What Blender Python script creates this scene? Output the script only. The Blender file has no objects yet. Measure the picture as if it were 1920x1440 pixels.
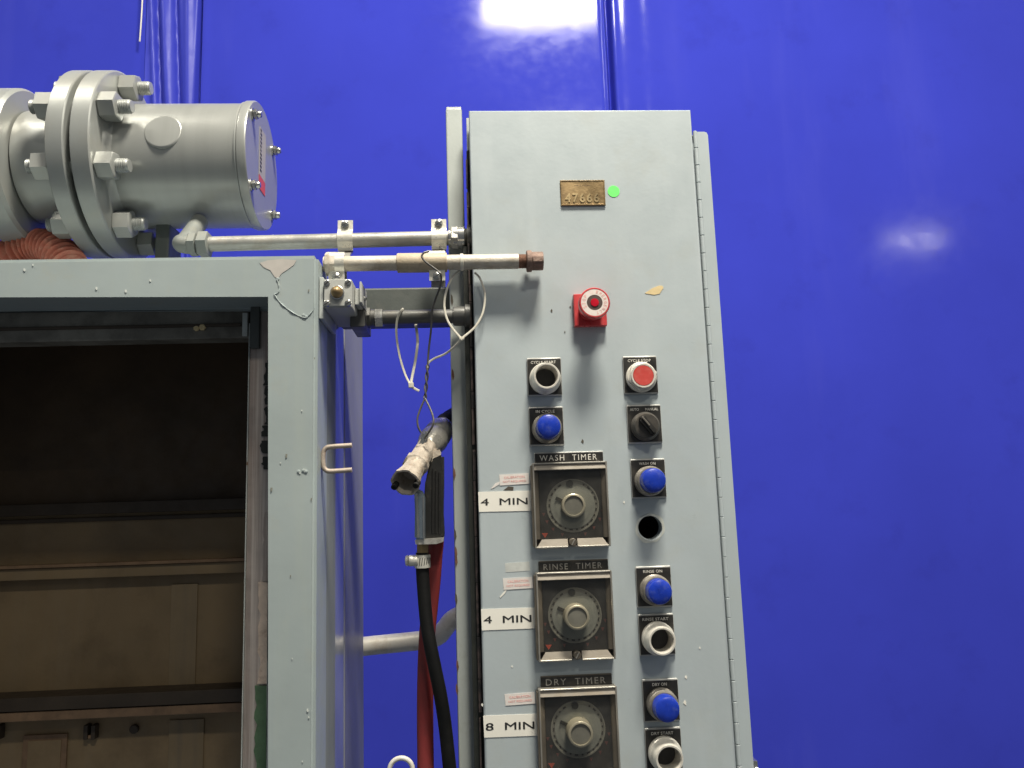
import bpy, bmesh, math, random
from mathutils import Vector, Matrix
random.seed(7)
S = bpy.context.scene
R = math.radians
# ------------------------------------------------------------------ camera
F, W, H, D, CZ = 1500.0, 1920.0, 1440.0, 1.05, 1.60
PITCH, YAW, ROLL = R(8.68), R(3.27), R(-1.815)
cp, sp, cy, sy, cr, sr = (math.cos(PITCH), math.sin(PITCH), math.cos(YAW), math.sin(YAW), math.cos(ROLL), math.sin(ROLL))
FW = Vector((sy*cp, cy*cp, sp)); r0 = Vector((cy, -sy, 0)); u0 = r0.cross(FW)
RT = cr*r0 + sr*u0; UP = -sr*r0 + cr*u0
CAM = Vector((0, -D, CZ))
cam = bpy.data.cameras.new('camera'); co = bpy.data.objects.new('camera', cam)
S.collection.objects.link(co); S.camera = co
cam.sensor_width = 36; cam.lens = 36*F/W; cam.clip_start = .02; cam.clip_end = 100
m = Matrix((RT, UP, -FW)).transposed().to_4x4(); m.translation = CAM; co.matrix_world = m

def at(px, py, y):
    """the point of the plane Y = y seen at photo pixel px, py"""
    d = FW + RT*((px-W/2)/F) - UP*((py-H/2)/F)
    return CAM + d*((y-CAM.y)/d.y)

# ------------------------------------------------------------------ world, lamps, exposure
wd = bpy.data.worlds.new('World'); S.world = wd; wd.use_nodes = True
bg = wd.node_tree.nodes['Background']; bg.inputs[0].default_value = (.88, .96, 1.06, 1); bg.inputs[1].default_value = .135
S.view_settings.view_transform = 'Standard'; S.view_settings.look = 'None'
S.view_settings.exposure = 0; S.view_settings.gamma = 1
def lamp(name, x, y, z, w, h, power, col=(1, .935, .80)):
    l = bpy.data.lights.new(name, 'AREA'); l.shape = 'RECTANGLE'; l.size = w; l.size_y = h
    l.energy = power; l.color = col
    o = bpy.data.objects.new(name, l); o.location = (x, y, z); S.collection.objects.link(o)
    return o
lamp('high_bay_and_fill_lamp', .46, -1.00, 4.36, .68, .40, 188)
lamp('high_bay_and_fill_lamp', 3.6, -.55, 4.85, 1.1, .5, 55)
lamp('high_bay_and_fill_lamp', -2.2, -.75, 4.95, 1.1, .5, 55)
lamp('high_bay_and_fill_lamp', 5.68, -6.35, 4.80, .80, .10, 62)
lamp('high_bay_and_fill_lamp', .92, -3.47, 4.75, .6, .3, 56)  # unseen fill lamp, added to brighten the lower chamber wall

# ------------------------------------------------------------------ materials
def _nodes(name):
    m = bpy.data.materials.new(name); m.use_nodes = True
    return m, m.node_tree, m.node_tree.nodes['Principled BSDF']
def _noise(nt, vec, scale, detail=5, rough=.55, stretch=None, dist=0):
    n = nt.nodes.new('ShaderNodeTexNoise'); n.inputs['Scale'].default_value = scale
    n.inputs['Detail'].default_value = detail; n.inputs['Roughness'].default_value = rough
    n.inputs['Distortion'].default_value = dist
    if stretch:
        mp = nt.nodes.new('ShaderNodeMapping'); mp.inputs['Scale'].default_value = stretch
        nt.links.new(vec, mp.inputs[0]); vec = mp.outputs[0]
    nt.links.new(vec, n.inputs['Vector'])
    return n.outputs[0]
def _ramp(nt, v, a, b, lo=0, hi=1):
    r = nt.nodes.new('ShaderNodeMapRange'); r.inputs[1].default_value = a; r.inputs[2].default_value = b
    r.inputs[3].default_value = lo; r.inputs[4].default_value = hi
    nt.links.new(v, r.inputs[0]); return r.outputs[0]
def _mix(nt, fac, a, b):
    n = nt.nodes.new('ShaderNodeMix'); n.data_type = 'RGBA'
    nt.links.new(fac, n.inputs[0])
    for i, c in ((6, a), (7, b)):
        if isinstance(c, tuple): n.inputs[i].default_value = (*c, 1)
        else: nt.links.new(c, n.inputs[i])
    return n.outputs[2]
def mul(c, k): return tuple(min(1, x*k) for x in c)
def mat(name, base, rough=.5, metal=0, vary=.10, vscale=9, dirt=None, streak=None, chips=None,
        bump=.15, bscale=220, coat=0, spec=.5, rvary=.12, wave=0):
    """dirt=(colour, low, high, scale)  streak=(colour, low, high, stretch)  chips=(colour, low, scale)"""
    m, nt, p = _nodes(name)
    tc = nt.nodes.new('ShaderNodeTexCoord').outputs['Object']
    n1 = _noise(nt, tc, vscale, 6)
    col = _mix(nt, _ramp(nt, n1, .3, .7), mul(base, 1-vary), mul(base, 1+vary))
    if dirt:
        col = _mix(nt, _ramp(nt, _noise(nt, tc, dirt[3], 8, .65), dirt[1], dirt[2], 0, dirt[4] if len(dirt) > 4 else .8), col, dirt[0])
    if streak:
        col = _mix(nt, _ramp(nt, _noise(nt, tc, 1, 5, .6, streak[3]), streak[1], streak[2], 0, streak[4] if len(streak) > 4 else .6), col, streak[0])
    if chips:
        col = _mix(nt, _ramp(nt, _noise(nt, tc, chips[2], 3, .5), chips[1], chips[1]+.015), col, chips[0])
    nt.links.new(col, p.inputs['Base Color'])
    p.inputs['Metallic'].default_value = metal
    p.inputs['Specular IOR Level'].default_value = spec
    p.inputs['Coat Weight'].default_value = coat; p.inputs['Coat Roughness'].default_value = .08
    nt.links.new(_ramp(nt, _noise(nt, tc, 30, 6, .6), .3, .7, max(0, rough-rvary), min(1, rough+rvary)), p.inputs['Roughness'])
    b = nt.nodes.new('ShaderNodeBump'); b.inputs['Strength'].default_value = bump; b.inputs['Distance'].default_value = .001
    nt.links.new(_noise(nt, tc, bscale, 4), b.inputs['Height'])
    nrm = b.outputs[0]
    if wave:
        b2 = nt.nodes.new('ShaderNodeBump'); b2.inputs['Strength'].default_value = 1; b2.inputs['Distance'].default_value = wave
        nt.links.new(_noise(nt, tc, 5, 2), b2.inputs['Height']); nt.links.new(nrm, b2.inputs['Normal']); nrm = b2.outputs[0]
    nt.links.new(nrm, p.inputs['Normal'])
    return m
PAINT = (.49, .535, .52)
M = {}
M['cab'] = mat('cabinet_grey_paint', (.400, .452, .474), .38, vary=.05, vscale=5, dirt=((.38, .39, .35), .54, .82, 13, .45),
               streak=((.49, .54, .56), .54, .8, (19, 19, 3.5), .45), chips=((.70, .72, .70), .80, 46), bump=.10, bscale=160, wave=.0006)
M['cab_in'] = mat('cabinet_inner_dark', (.03, .03, .032), .7)
M['edge'] = mat('worn_grey_paint', (.46, .49, .475), .45, vary=.08, vscale=20, dirt=((.22, .20, .16), .55, .75, 30, .5), chips=((.22, .13, .08), .72, 60))
M['post'] = mat('post_grey_paint', (.43, .465, .45), .42, vary=.07, vscale=8, dirt=((.24, .22, .17), .56, .8, 22, .5),
                streak=((.28, .28, .24), .55, .8, (50, 50, 4), .4), chips=((.30, .14, .09), .74, 55))
M['frame'] = mat('machine_grey_paint', (.318, .368, .372), .48, spec=.35, vary=.07, vscale=7, dirt=((.36, .35, .28), .56, .8, 18, .5),
                 streak=((.37, .41, .37), .52, .8, (40, 40, 4), .4), chips=((.55, .57, .54), .785, 60), bump=.12, bscale=90, wave=.0008)
M['panel'] = mat('machine_side_gloss_paint', (.34, .37, .38), .17, spec=.32, vary=.06, vscale=6, dirt=((.2, .2, .18), .6, .8, 14, .5),
                 chips=((.7, .7, .7), .80, 60), bump=.03, rvary=.05, wave=.004, coat=.12)
M['sideflange'] = mat('side_flange_paint', (.25, .275, .265), .8, vary=.08, vscale=8, dirt=((.28, .27, .22), .55, .8, 18, .5), streak=((.30, .33, .31), .5, .8, (40, 40, 3), .5), chips=((.12, .12, .11), .77, 40), wave=.003, spec=.12)
M['panelrear'] = mat('rear_side_paint', (.30, .31, .31), .42, spec=.3, vary=.06, vscale=6, rvary=.05, wave=.002, bump=.05)
M['silver'] = mat('silver_paint', (.34, .355, .345), .36, metal=.32, vary=.06, vscale=12, dirt=((.36, .31, .23), .48, .9, 9, .5),
                  bump=.05, bscale=260, rvary=.04)
M['drum'] = mat('silver_drum_paint', (.355, .365, .35), .32, metal=.4, vary=.04, vscale=3,
                streak=((.27, .28, .265), .45, .8, (60, 2, 2), .40), bump=.02, bscale=300, rvary=.025)
M['galv'] = mat('galvanised_conduit', (.40, .395, .365), .42, metal=.55, vary=.12, vscale=40, dirt=((.34, .29, .22), .5, .75, 60, .6), bump=.3, bscale=300)
M['dustpipe'] = mat('dusty_conduit', (.50, .46, .39), .55, metal=.2, vary=.12, vscale=45, dirt=((.32, .25, .17), .5, .72, 70, .7), bump=.4, bscale=350)
M['coupl'] = mat('dusty_coupling', (.44, .37, .27), .62, metal=.1, vary=.1, vscale=40, dirt=((.3, .22, .14), .5, .75, 60, .6), bump=.4, bscale=350)
M['palechip'] = mat('pale_paint_chip', (.55, .58, .55), .6)
M['darkchip'] = mat('dark_paint_chip', (.20, .20, .17), .7)
M['rust'] = mat('rusty_iron', (.17, .085, .055), .75, metal=.1, vary=.3, vscale=90, dirt=((.30, .17, .11), .5, .7, 110, .8), bump=.8, bscale=320)
M['rustcap'] = mat('rusty_cap', (.19, .125, .10), .65, metal=.25, vary=.3, vscale=70, dirt=((.33, .24, .19), .52, .7, 90, .8), bump=.7, bscale=300)
M['zinc'] = mat('zinc_strap', (.70, .68, .60), .34, metal=.45, vary=.1, vscale=50, dirt=((.40, .36, .28), .55, .75, 90, .5), bump=.3, bscale=300)
M['darkpipe'] = mat('dark_grey_pipe', (.085, .085, .08), .42, metal=.1, vary=.15, vscale=30, dirt=((.16, .14, .11), .55, .8, 40, .6))
M['elbowgrey'] = mat('grey_cast_elbow', (.20, .215, .205), .5, metal=.1, vary=.1, vscale=30, dirt=((.28, .26, .2), .5, .8, 40, .5))
M['swpaint'] = mat('switch_grey_paint', (.40, .41, .39), .55, vary=.06, vscale=30, dirt=((.25, .23, .18), .55, .8, 50, .5))
M['chrome'] = mat('nickel_fitting', (.50, .50, .48), .2, metal=.9, vary=.1, vscale=60, bump=.1)
M['beam'] = mat('dark_green_grey_paint', (.072, .082, .077), .5, vary=.15, vscale=10, dirt=((.19, .18, .16), .55, .8, 18, .5), bump=.2, wave=.001)
M['black'] = mat('black_plate', (.018, .017, .016), .42, vary=.2, vscale=60, dirt=((.085, .075, .06), .5, .8, 70, .6), bump=.2)
M['rubber'] = mat('black_rubber', (.014, .014, .014), .75, spec=.2, vary=.2, dirt=((.05, .045, .04), .55, .8, 50, .6), bump=.4)
M['platerim'] = mat('plate_grey_metal', (.43, .43, .41), .4, metal=.3, vary=.1, vscale=60)
M['btnsil'] = mat('silver_plastic_bezel', (.72, .69, .62), .35, metal=.3, vary=.1, vscale=60, dirt=((.30, .27, .22), .55, .75, 80, .7), bump=.15)
M['btngrub'] = mat('grubby_bezel', (.26, .24, .21), .38, metal=.5, vary=.2, vscale=80, dirt=((.09, .08, .07), .48, .7, 90, .7), bump=.3)
M['darkbezel'] = mat('dusty_black_bezel', (.055, .05, .044), .4, metal=.1, vary=.2, vscale=70, dirt=((.14, .12, .10), .52, .75, 90, .6), bump=.3)
M['red'] = mat('red_button', (.52, .055, .045), .45, vary=.12, vscale=60, dirt=((.55, .16, .13), .5, .75, 90, .5))
M['redbase'] = mat('red_plastic_base', (.48, .045, .05), .36, vary=.08, vscale=60, dirt=((.50, .14, .13), .55, .8, 60, .5))
M['redcore'] = mat('deep_red_lens', (.42, .006, .02), .25, vary=.2, vscale=90)
M['pinkring'] = mat('faded_white_ring', (.72, .66, .62), .5, vary=.08, dirt=((.7, .45, .42), .5, .7, 120, .6))
M['darkdisc'] = mat('dark_brown_disc', (.07, .045, .04), .5, vary=.2)
M['blue'] = mat('blue_lens', (.008, .034, .36), .3, vary=.22, vscale=70, dirt=((.09, .12, .36), .54, .75, 110, .6), bump=.2)
M['brass'] = mat('aged_brass', (.30, .21, .105), .36, metal=.65, vary=.12, vscale=60, dirt=((.16, .11, .06), .5, .75, 70, .6), bump=.2)
M['brasslite'] = mat('worn_brass_digits', (.46, .35, .19), .34, metal=.75, vary=.1, vscale=90)
M['brassdark'] = mat('tarnished_brass', (.13, .085, .045), .5, metal=.4)
M['green'] = mat('green_dot_paper', (.15, .80, .16), .6, vary=.05)
M['tan'] = mat('exposed_tan_filler', (.66, .52, .28), .7, vary=.1, vscale=90)
M['sticker'] = mat('white_sticker_paper', (.80, .78, .71), .5, vary=.03, vscale=30, dirt=((.6, .56, .46), .6, .8, 60, .3), bump=.05)
M['oldpaper'] = mat('faded_pink_sticker', (.70, .66, .63), .5, vary=.05, vscale=60, dirt=((.55, .52, .48), .5, .8, 60, .5))
M['wornring'] = mat('worn_pale_paint', (.52, .54, .50), .6, vary=.06, vscale=60)
M['ghost'] = mat('glue_residue', (.50, .52, .50), .7, vary=.08, vscale=90)
M['ink'] = mat('black_ink', (.02, .02, .02), .5)
M['pinkink'] = mat('faded_red_ink', (.72, .34, .31), .6, vary=.15, vscale=200)
M['engrave'] = mat('engraved_letter', (.62, .60, .55), .5, vary=.25, vscale=160)
M['engravedim'] = mat('dirty_engraved_letter', (.27, .26, .24), .5, vary=.35, vscale=160)
M['tbezel'] = mat('dusty_timer_bezel', (.27, .24, .20), .55, metal=.1, vary=.1, vscale=40, dirt=((.26, .21, .15), .52, .75, 60, .6), bump=.3)
M['tchrome'] = mat('timer_chrome_rim', (.38, .36, .32), .4, metal=.65, vary=.1, vscale=70)
M['tside'] = mat('timer_dark_side', (.11, .095, .075), .45, metal=.3, vary=.2, vscale=50)
M['dialface'] = mat('dark_dial_face', (.022, .017, .016), .5, vary=.2, vscale=40, dirt=((.075, .055, .05), .5, .8, 50, .6))
M['dial'] = mat('grey_dial_disc', (.36, .362, .345), .5, vary=.1, vscale=50, dirt=((.2, .2, .185), .52, .8, 60, .5))
M['dialrim'] = mat('pale_dial_rim', (.30, .285, .26), .5, vary=.1)
M['knob'] = mat('knob_grey_green', (.155, .15, .125), .4, metal=.2, vary=.15, vscale=70)
M['knobrim'] = mat('knob_brass_rim', (.42, .38, .28), .35, metal=.6, vary=.1)
M['dialred'] = mat('dial_red_mark', (.62, .09, .05), .5, vary=.2, vscale=90)
M['dialpink'] = mat('dial_dim_red_mark', (.17, .05, .045), .5, vary=.2)
M['hose'] = mat('black_hose_rubber', (.006, .006, .006), .6, vary=.2, bump=.3, spec=.25, dirt=((.022, .02, .018), .55, .8, 40, .5))
M['redhose'] = mat('red_hose_rubber', (.23, .028, .028), .6, vary=.12, vscale=30, dirt=((.12, .03, .03), .5, .8, 50, .5), bump=.3)
M['gunmetal'] = mat('gun_cast_silver', (.58, .56, .51), .28, metal=.65, vary=.2, vscale=50, dirt=((.20, .17, .13), .5, .72, 70, .7), bump=.5)
M['gunwhite'] = mat('gun_crusted_nozzle', (.44, .385, .32), .6, metal=.15, vary=.15, vscale=70, dirt=((.24, .17, .11), .52, .7, 90, .8), bump=1, bscale=260)
M['gungrip'] = mat('gun_black_grip', (.012, .012, .011), .42, vary=.2, vscale=40, dirt=((.10, .08, .06), .58, .8, 80, .5), bump=.4)
M['trigger'] = mat('gun_trigger_metal', (.30, .36, .40), .2, metal=.8, vary=.1, vscale=40)
M['zip'] = mat('white_nylon', (.66, .63, .54), .4, vary=.08, vscale=80)
M['wire'] = mat('grey_wire', (.10, .095, .09), .5, vary=.2, vscale=80)
M['bentpipe'] = mat('dusty_galvanised_pipe', (.70, .67, .60), .45, metal=.15, vary=.1, vscale=40, dirt=((.40, .32, .22), .5, .72, 30, .7), bump=.3)
M['rod'] = mat('dirty_bare_rod', (.42, .355, .30), .55, metal=.3, vary=.15, vscale=60, dirt=((.28, .18, .12), .5, .72, 80, .7), bump=.5)
M['jamb'] = mat('bare_rusted_steel_strip', (.36, .30, .27), .5, metal=.2, vary=.18, vscale=40, dirt=((.20, .14, .11), .52, .75, 20, .6),
                streak=((.66, .60, .55), .48, .66, (170, 170, 2.5), .75), bump=.3)
M['inrail'] = mat('dirty_inner_rail', (.20, .19, .16), .5, vary=.25, vscale=14, dirt=((.055, .05, .04), .47, .7, 18, .8), bump=.5, bscale=80)
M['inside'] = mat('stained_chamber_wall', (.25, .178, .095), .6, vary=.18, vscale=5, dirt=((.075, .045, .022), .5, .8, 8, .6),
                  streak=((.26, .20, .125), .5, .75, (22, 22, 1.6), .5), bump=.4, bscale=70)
M['inupper'] = mat('shade_darkened_stained_panel', (.085, .055, .028), .6, vary=.25, vscale=6, dirt=((.04, .025, .013), .48, .75, 8, .7), bump=.4, bscale=70)  # chamber's upper shade put into the base colour, with random stains over it
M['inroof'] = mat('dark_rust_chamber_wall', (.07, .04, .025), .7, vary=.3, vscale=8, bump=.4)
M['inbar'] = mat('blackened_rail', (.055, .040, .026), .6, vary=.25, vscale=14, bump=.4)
M['inlip'] = mat('rusty_ledge', (.24, .15, .085), .6, vary=.25, vscale=24, dirt=((.12, .08, .05), .5, .7, 30, .7))
M['gasket'] = mat('torn_black_gasket', (.025, .028, .024), .7, vary=.3, vscale=60, bump=.5)
M['peach'] = mat('bare_primer', (.72, .58, .47), .7, vary=.15, vscale=60, dirt=((.34, .22, .15), .52, .7, 70, .7))
M['primer'] = mat('pale_primer_patch', (.44, .415, .385), .65, vary=.08, vscale=50)
M['greenpaint'] = mat('green_tape', (.10, .185, .10), .6, vary=.2, vscale=60, dirt=((.07, .12, .06), .5, .7, 90, .7))
M['corr'] = mat('orange_corrugated_tube', (.50, .15, .095), .5, vary=.12, vscale=60, dirt=((.6, .34, .24), .5, .7, 90, .6))
M['white'] = mat('white_metal_ring', (.66, .63, .57), .45, vary=.1, vscale=60)
M['rustgask'] = mat('rusted_gap_strip', (.13, .095, .085), .7, vary=.4, vscale=60, dirt=((.03, .03, .03), .48, .6, 45, .9))
M['labelwhite'] = mat('cap_label_white', (.36, .34, .31), .5)
M['labelred'] = mat('cap_label_red', (.52, .07, .06), .5)
M['curtain'] = mat('blue_vinyl_curtain', (.040, .052, .47), .11, vary=.07, vscale=2.2, dirt=((.03, .035, .33), .56, .8, 6, .5), streak=((.075, .085, .52), .55, .8, (5, 5, .8), .4), bump=.025, bscale=330, spec=.12, rvary=.03, wave=.0006)
M['curtainfold'] = mat('gathered_blue_curtain', (.040, .052, .47), .42, vary=.07, vscale=2.2, bump=.06, bscale=330, spec=.2, rvary=.05, wave=.002)
def glass_mat():
    m, nt, p = _nodes('clear_timer_window'); nt.nodes.remove(p)
    t = nt.nodes.new('ShaderNodeBsdfTransparent'); t.inputs[0].default_value = (.84, .84, .81, 1)
    g = nt.nodes.new('ShaderNodeBsdfGlossy'); g.inputs['Roughness'].default_value = .12
    f = nt.nodes.new('ShaderNodeLayerWeight'); pw = nt.nodes.new('ShaderNodeMath'); pw.operation = 'POWER'; pw.inputs[1].default_value = 4.5
    nt.links.new(f.outputs['Facing'], pw.inputs[0])
    x = nt.nodes.new('ShaderNodeMixShader'); nt.links.new(_ramp(nt, pw.outputs[0], 0, 1, .03, .9), x.inputs[0])
    nt.links.new(t.outputs[0], x.inputs[1]); nt.links.new(g.outputs[0], x.inputs[2])
    tc = nt.nodes.new('ShaderNodeTexCoord').outputs['Object']; df = nt.nodes.new('ShaderNodeBsdfDiffuse'); df.inputs[0].default_value = (.52, .51, .48, 1)
    x2 = nt.nodes.new('ShaderNodeMixShader'); nt.links.new(_ramp(nt, _noise(nt, tc, 25, 6, .65), .3, .75, .01, .05), x2.inputs[0])
    nt.links.new(x.outputs[0], x2.inputs[1]); nt.links.new(df.outputs[0], x2.inputs[2])
    nt.links.new(x2.outputs[0], nt.nodes['Material Output'].inputs[0]); return m
M['glass'] = glass_mat()

# ------------------------------------------------------------------ mesh helpers
def smoothpath(pts, n=6):
    pts = [Vector(p) for p in pts]; out = []
    for i in range(len(pts)-1):
        p0, p1, p2, p3 = pts[max(i-1, 0)], pts[i], pts[i+1], pts[min(i+2, len(pts)-1)]
        for k in range(n):
            t = k/n
            out.append(.5*((2*p1)+(p2-p0)*t+(2*p0-5*p1+4*p2-p3)*t*t+(3*p1-p0-3*p2+p3)*t**3))
    return out+[pts[-1]]
class MB:
    def __init__(self): self.bm = bmesh.new()
    def box(self, x0, x1, y0, y1, z0, z1, bev=0, seg=2):
        b = bmesh.new(); bmesh.ops.create_cube(b, size=1)
        for v in b.verts:
            v.co = Vector((x0+(v.co.x+.5)*(x1-x0), y0+(v.co.y+.5)*(y1-y0), z0+(v.co.z+.5)*(z1-z0)))
        if bev: bmesh.ops.bevel(b, geom=b.edges[:], offset=bev, segments=seg, affect='EDGES', profile=.5)
        return self._add(b)
    def _add(self, b, mtx=None):
        if mtx: bmesh.ops.transform(b, matrix=mtx, verts=b.verts[:])
        me = bpy.data.meshes.new('tmp'); b.to_mesh(me); b.free(); self.bm.from_mesh(me); bpy.data.meshes.remove(me); return self
    def obox(self, c, ax, ay, az, sx, sy_, sz, bev=0, seg=2):
        b = bmesh.new(); bmesh.ops.create_cube(b, size=1)
        for v in b.verts: v.co = Vector((v.co.x*sx, v.co.y*sy_, v.co.z*sz))
        if bev: bmesh.ops.bevel(b, geom=b.edges[:], offset=bev, segments=seg, affect='EDGES')
        m = Matrix((Vector(ax).normalized(), Vector(ay).normalized(), Vector(az).normalized())).transposed().to_4x4(); m.translation = Vector(c)
        return self._add(b, m)
    def lathe(self, o, axis, prof, seg=28, closed=False, jit=None):
        """prof: (radius, height along axis) pairs"""
        a = Vector(axis).normalized(); t = Vector((0, 0, 1)) if abs(a.z) < .9 else Vector((1, 0, 0))
        u = a.cross(t).normalized(); v = a.cross(u); o = Vector(o); rings = []
        for r, h in prof:
            if r <= 1e-7: rings.append([self.bm.verts.new(o+a*h)])
            else: rings.append([self.bm.verts.new(o+a*h+(u*math.cos(2*math.pi*k/seg)+v*math.sin(2*math.pi*k/seg))*(r*(jit(k, r) if jit else 1))) for k in range(seg)])
        pairs = list(zip(rings, rings[1:]))
        if closed: pairs.append((rings[-1], rings[0]))
        for A, B in pairs:
            for k in range(seg):
                k2 = (k+1) % seg
                q = [A[k % len(A)], A[k2 % len(A)], B[k2 % len(B)], B[k % len(B)]]
                q = list(dict.fromkeys(q))
                if len(q) > 2: self.bm.faces.new(q)
        return self
    def cyl(self, p0, p1, r, seg=24, bev=0, r2=None):
        p0, p1 = Vector(p0), Vector(p1); h = (p1-p0).length; r2 = r if r2 is None else r2
        if bev: pr = [(0, 0), (r-bev, 0), (r, bev), (r2, h-bev), (r2-bev, h), (0, h)]
        else: pr = [(0, 0), (r, 0), (r2, h), (0, h)]
        return self.lathe(p0, p1-p0, pr, seg)
    def hexa(self, p0, p1, r, bev=.0015, rot=0):
        p0, p1 = Vector(p0), Vector(p1); a = (p1-p0); h = a.length; a.normalize()
        t = Vector((0, 0, 1)) if abs(a.z) < .9 else Vector((1, 0, 0)); u = a.cross(t).normalized(); v = a.cross(u)
        rings = []
        for rr, hh in ((r-bev, 0), (r, bev), (r, h-bev), (r-bev*1.5, h)):
            rings.append([self.bm.verts.new(p0+a*hh+(u*math.cos(rot+k*math.pi/3)+v*math.sin(rot+k*math.pi/3))*rr) for k in range(6)])
        for A, B in zip(rings, rings[1:]):
            for k in range(6): self.bm.faces.new((A[k], A[(k+1) % 6], B[(k+1) % 6], B[k]))
        self.bm.faces.new(rings[0][::-1]); self.bm.faces.new(rings[-1]); return self
    def tube(self, pts, r, seg=12, n=6, sm=True, cap=True, flat=1):
        p = smoothpath(pts, n) if sm and len(pts) > 2 else [Vector(q) for q in pts]
        tans = [(p[min(i+1, len(p)-1)]-p[max(i-1, 0)]).normalized() for i in range(len(p))]
        t0 = tans[0]; ref = Vector((0, 1, 0)) if abs(t0.y) < .9 else Vector((1, 0, 0))
        u = t0.cross(ref).normalized(); rings = []
        for i, (q, t) in enumerate(zip(p, tans)):
            u = (u-t*u.dot(t)).normalized(); v = t.cross(u); rr = r(i/(len(p)-1)) if callable(r) else r
            rings.append([self.bm.verts.new(q+u*math.cos(2*math.pi*k/seg)*rr+v*math.sin(2*math.pi*k/seg)*rr*flat) for k in range(seg)])
        for A, B in zip(rings, rings[1:]):
            for k in range(seg): self.bm.faces.new((A[k], A[(k+1) % seg], B[(k+1) % seg], B[k]))
        if cap: self.bm.faces.new(rings[0][::-1]); self.bm.faces.new(rings[-1])
        return self
    def prism(self, poly, vec):
        a = [self.bm.verts.new(Vector(p)) for p in poly]; vec = Vector(vec); b = [self.bm.verts.new(v.co+vec) for v in a]
        n = len(a); self.bm.faces.new(a); self.bm.faces.new(b[::-1])
        for k in range(n): self.bm.faces.new((a[k], b[k], b[(k+1) % n], a[(k+1) % n]))
        return self
    def strip(self, path, x0, x1, th):
        """a bent flat strap: path of (y, z), width in X"""
        P = [Vector((0, y, z)) for y, z in path]; rows = []
        for i, q in enumerate(P):
            t = (P[min(i+1, len(P)-1)]-P[max(i-1, 0)]).normalized(); nrm = Vector((0, -t.z, t.y))
            rows.append([self.bm.verts.new(Vector((x, 0, 0))+q+nrm*s*th/2) for x, s in ((x0, 1), (x1, 1), (x1, -1), (x0, -1))])
        for A, B in zip(rows, rows[1:]):
            for k in range(4): self.bm.faces.new((A[k], A[(k+1) % 4], B[(k+1) % 4], B[k]))
        self.bm.faces.new(rows[0][::-1]); self.bm.faces.new(rows[-1]); return self
    def mesh(self, me):
        self.bm.from_mesh(me); return self
    def build(self, name, mt, parent=None, label=None, ang=38, loc=None):
        me = bpy.data.meshes.new(name)
        bmesh.ops.recalc_face_normals(self.bm, faces=self.bm.faces[:])
        org = Vector((0, 0, 0))
        if parent is not None: org = org+world_loc(parent)
        if loc is not None: org = Vector(loc)
        bmesh.ops.translate(self.bm, verts=self.bm.verts[:], vec=-org)
        self.bm.to_mesh(me); self.bm.free()
        for f in me.polygons: f.use_smooth = True
        me.set_sharp_from_angle(angle=R(ang)); me.materials.append(M[mt] if isinstance(mt, str) else mt)
        o = bpy.data.objects.new(name, me); S.collection.objects.link(o)
        if parent is not None: o.parent = parent; o.location = org-world_loc(parent)
        else: o.location = org
        wn = o.modifiers.new('weighted_normal', 'WEIGHTED_NORMAL'); wn.keep_sharp = True; wn.weight = 80
        if label: o['label'] = label
        return o
def world_loc(o):
    v = Vector(o.location)
    while o.parent: o = o.parent; v = v+o.location
    return v
def thing(name, label, cat, loc, group=None):
    o = bpy.data.objects.new(name, None); o.empty_display_size = .05; S.collection.objects.link(o)
    o.location = loc; o['label'] = label; o['category'] = cat
    if group: o['group'] = group
    return o
def tag(o, label, cat, group=None):
    o['label'] = label; o['category'] = cat
    if group: o['group'] = group
    return o
def text_mesh(s, space=1.0, bold=0.0):
    c = bpy.data.curves.new('txt', 'FONT'); c.body = s; c.size = 1; c.align_x = 'CENTER'; c.align_y = 'CENTER'
    c.space_character = space; c.resolution_u = 3; c.extrude = .012; c.offset = bold
    o = bpy.data.objects.new('txt', c); S.collection.objects.link(o)
    dg = bpy.context.evaluated_depsgraph_get(); me = bpy.data.meshes.new_from_object(o.evaluated_get(dg))
    bpy.data.objects.remove(o); bpy.data.curves.remove(c); return me
def lettering(mb, s, c, w, h, depth=.0003, rot=0, space=1.0, bold=0.0):
    """s as raised letters on an XZ plane facing -Y, centred at c, fitted to w x h"""
    me = text_mesh(s, space, bold); xs = [v.co.x for v in me.vertices]; ys = [v.co.y for v in me.vertices]
    cx, cy_ = (min(xs)+max(xs))/2, (min(ys)+max(ys))/2; kx, ky = w/(max(xs)-min(xs)), h/(max(ys)-min(ys))
    for v in me.vertices:
        x, z = (v.co.x-cx)*kx, (v.co.y-cy_)*ky
        v.co = Vector((c.x+x*math.cos(rot)-z*math.sin(rot), c.y-v.co.z*depth/.012, c.z+x*math.sin(rot)+z*math.cos(rot)))
    mb.mesh(me); bpy.data.meshes.remove(me); return mb
def flake(parent, pts, y, mt, name='paint_chip', th=.0004, label=None):
    P = [at(px, py, y) for px, py in pts]
    return MB().prism(P, (0, -th, 0)).build(name, mt, parent, label)

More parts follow.
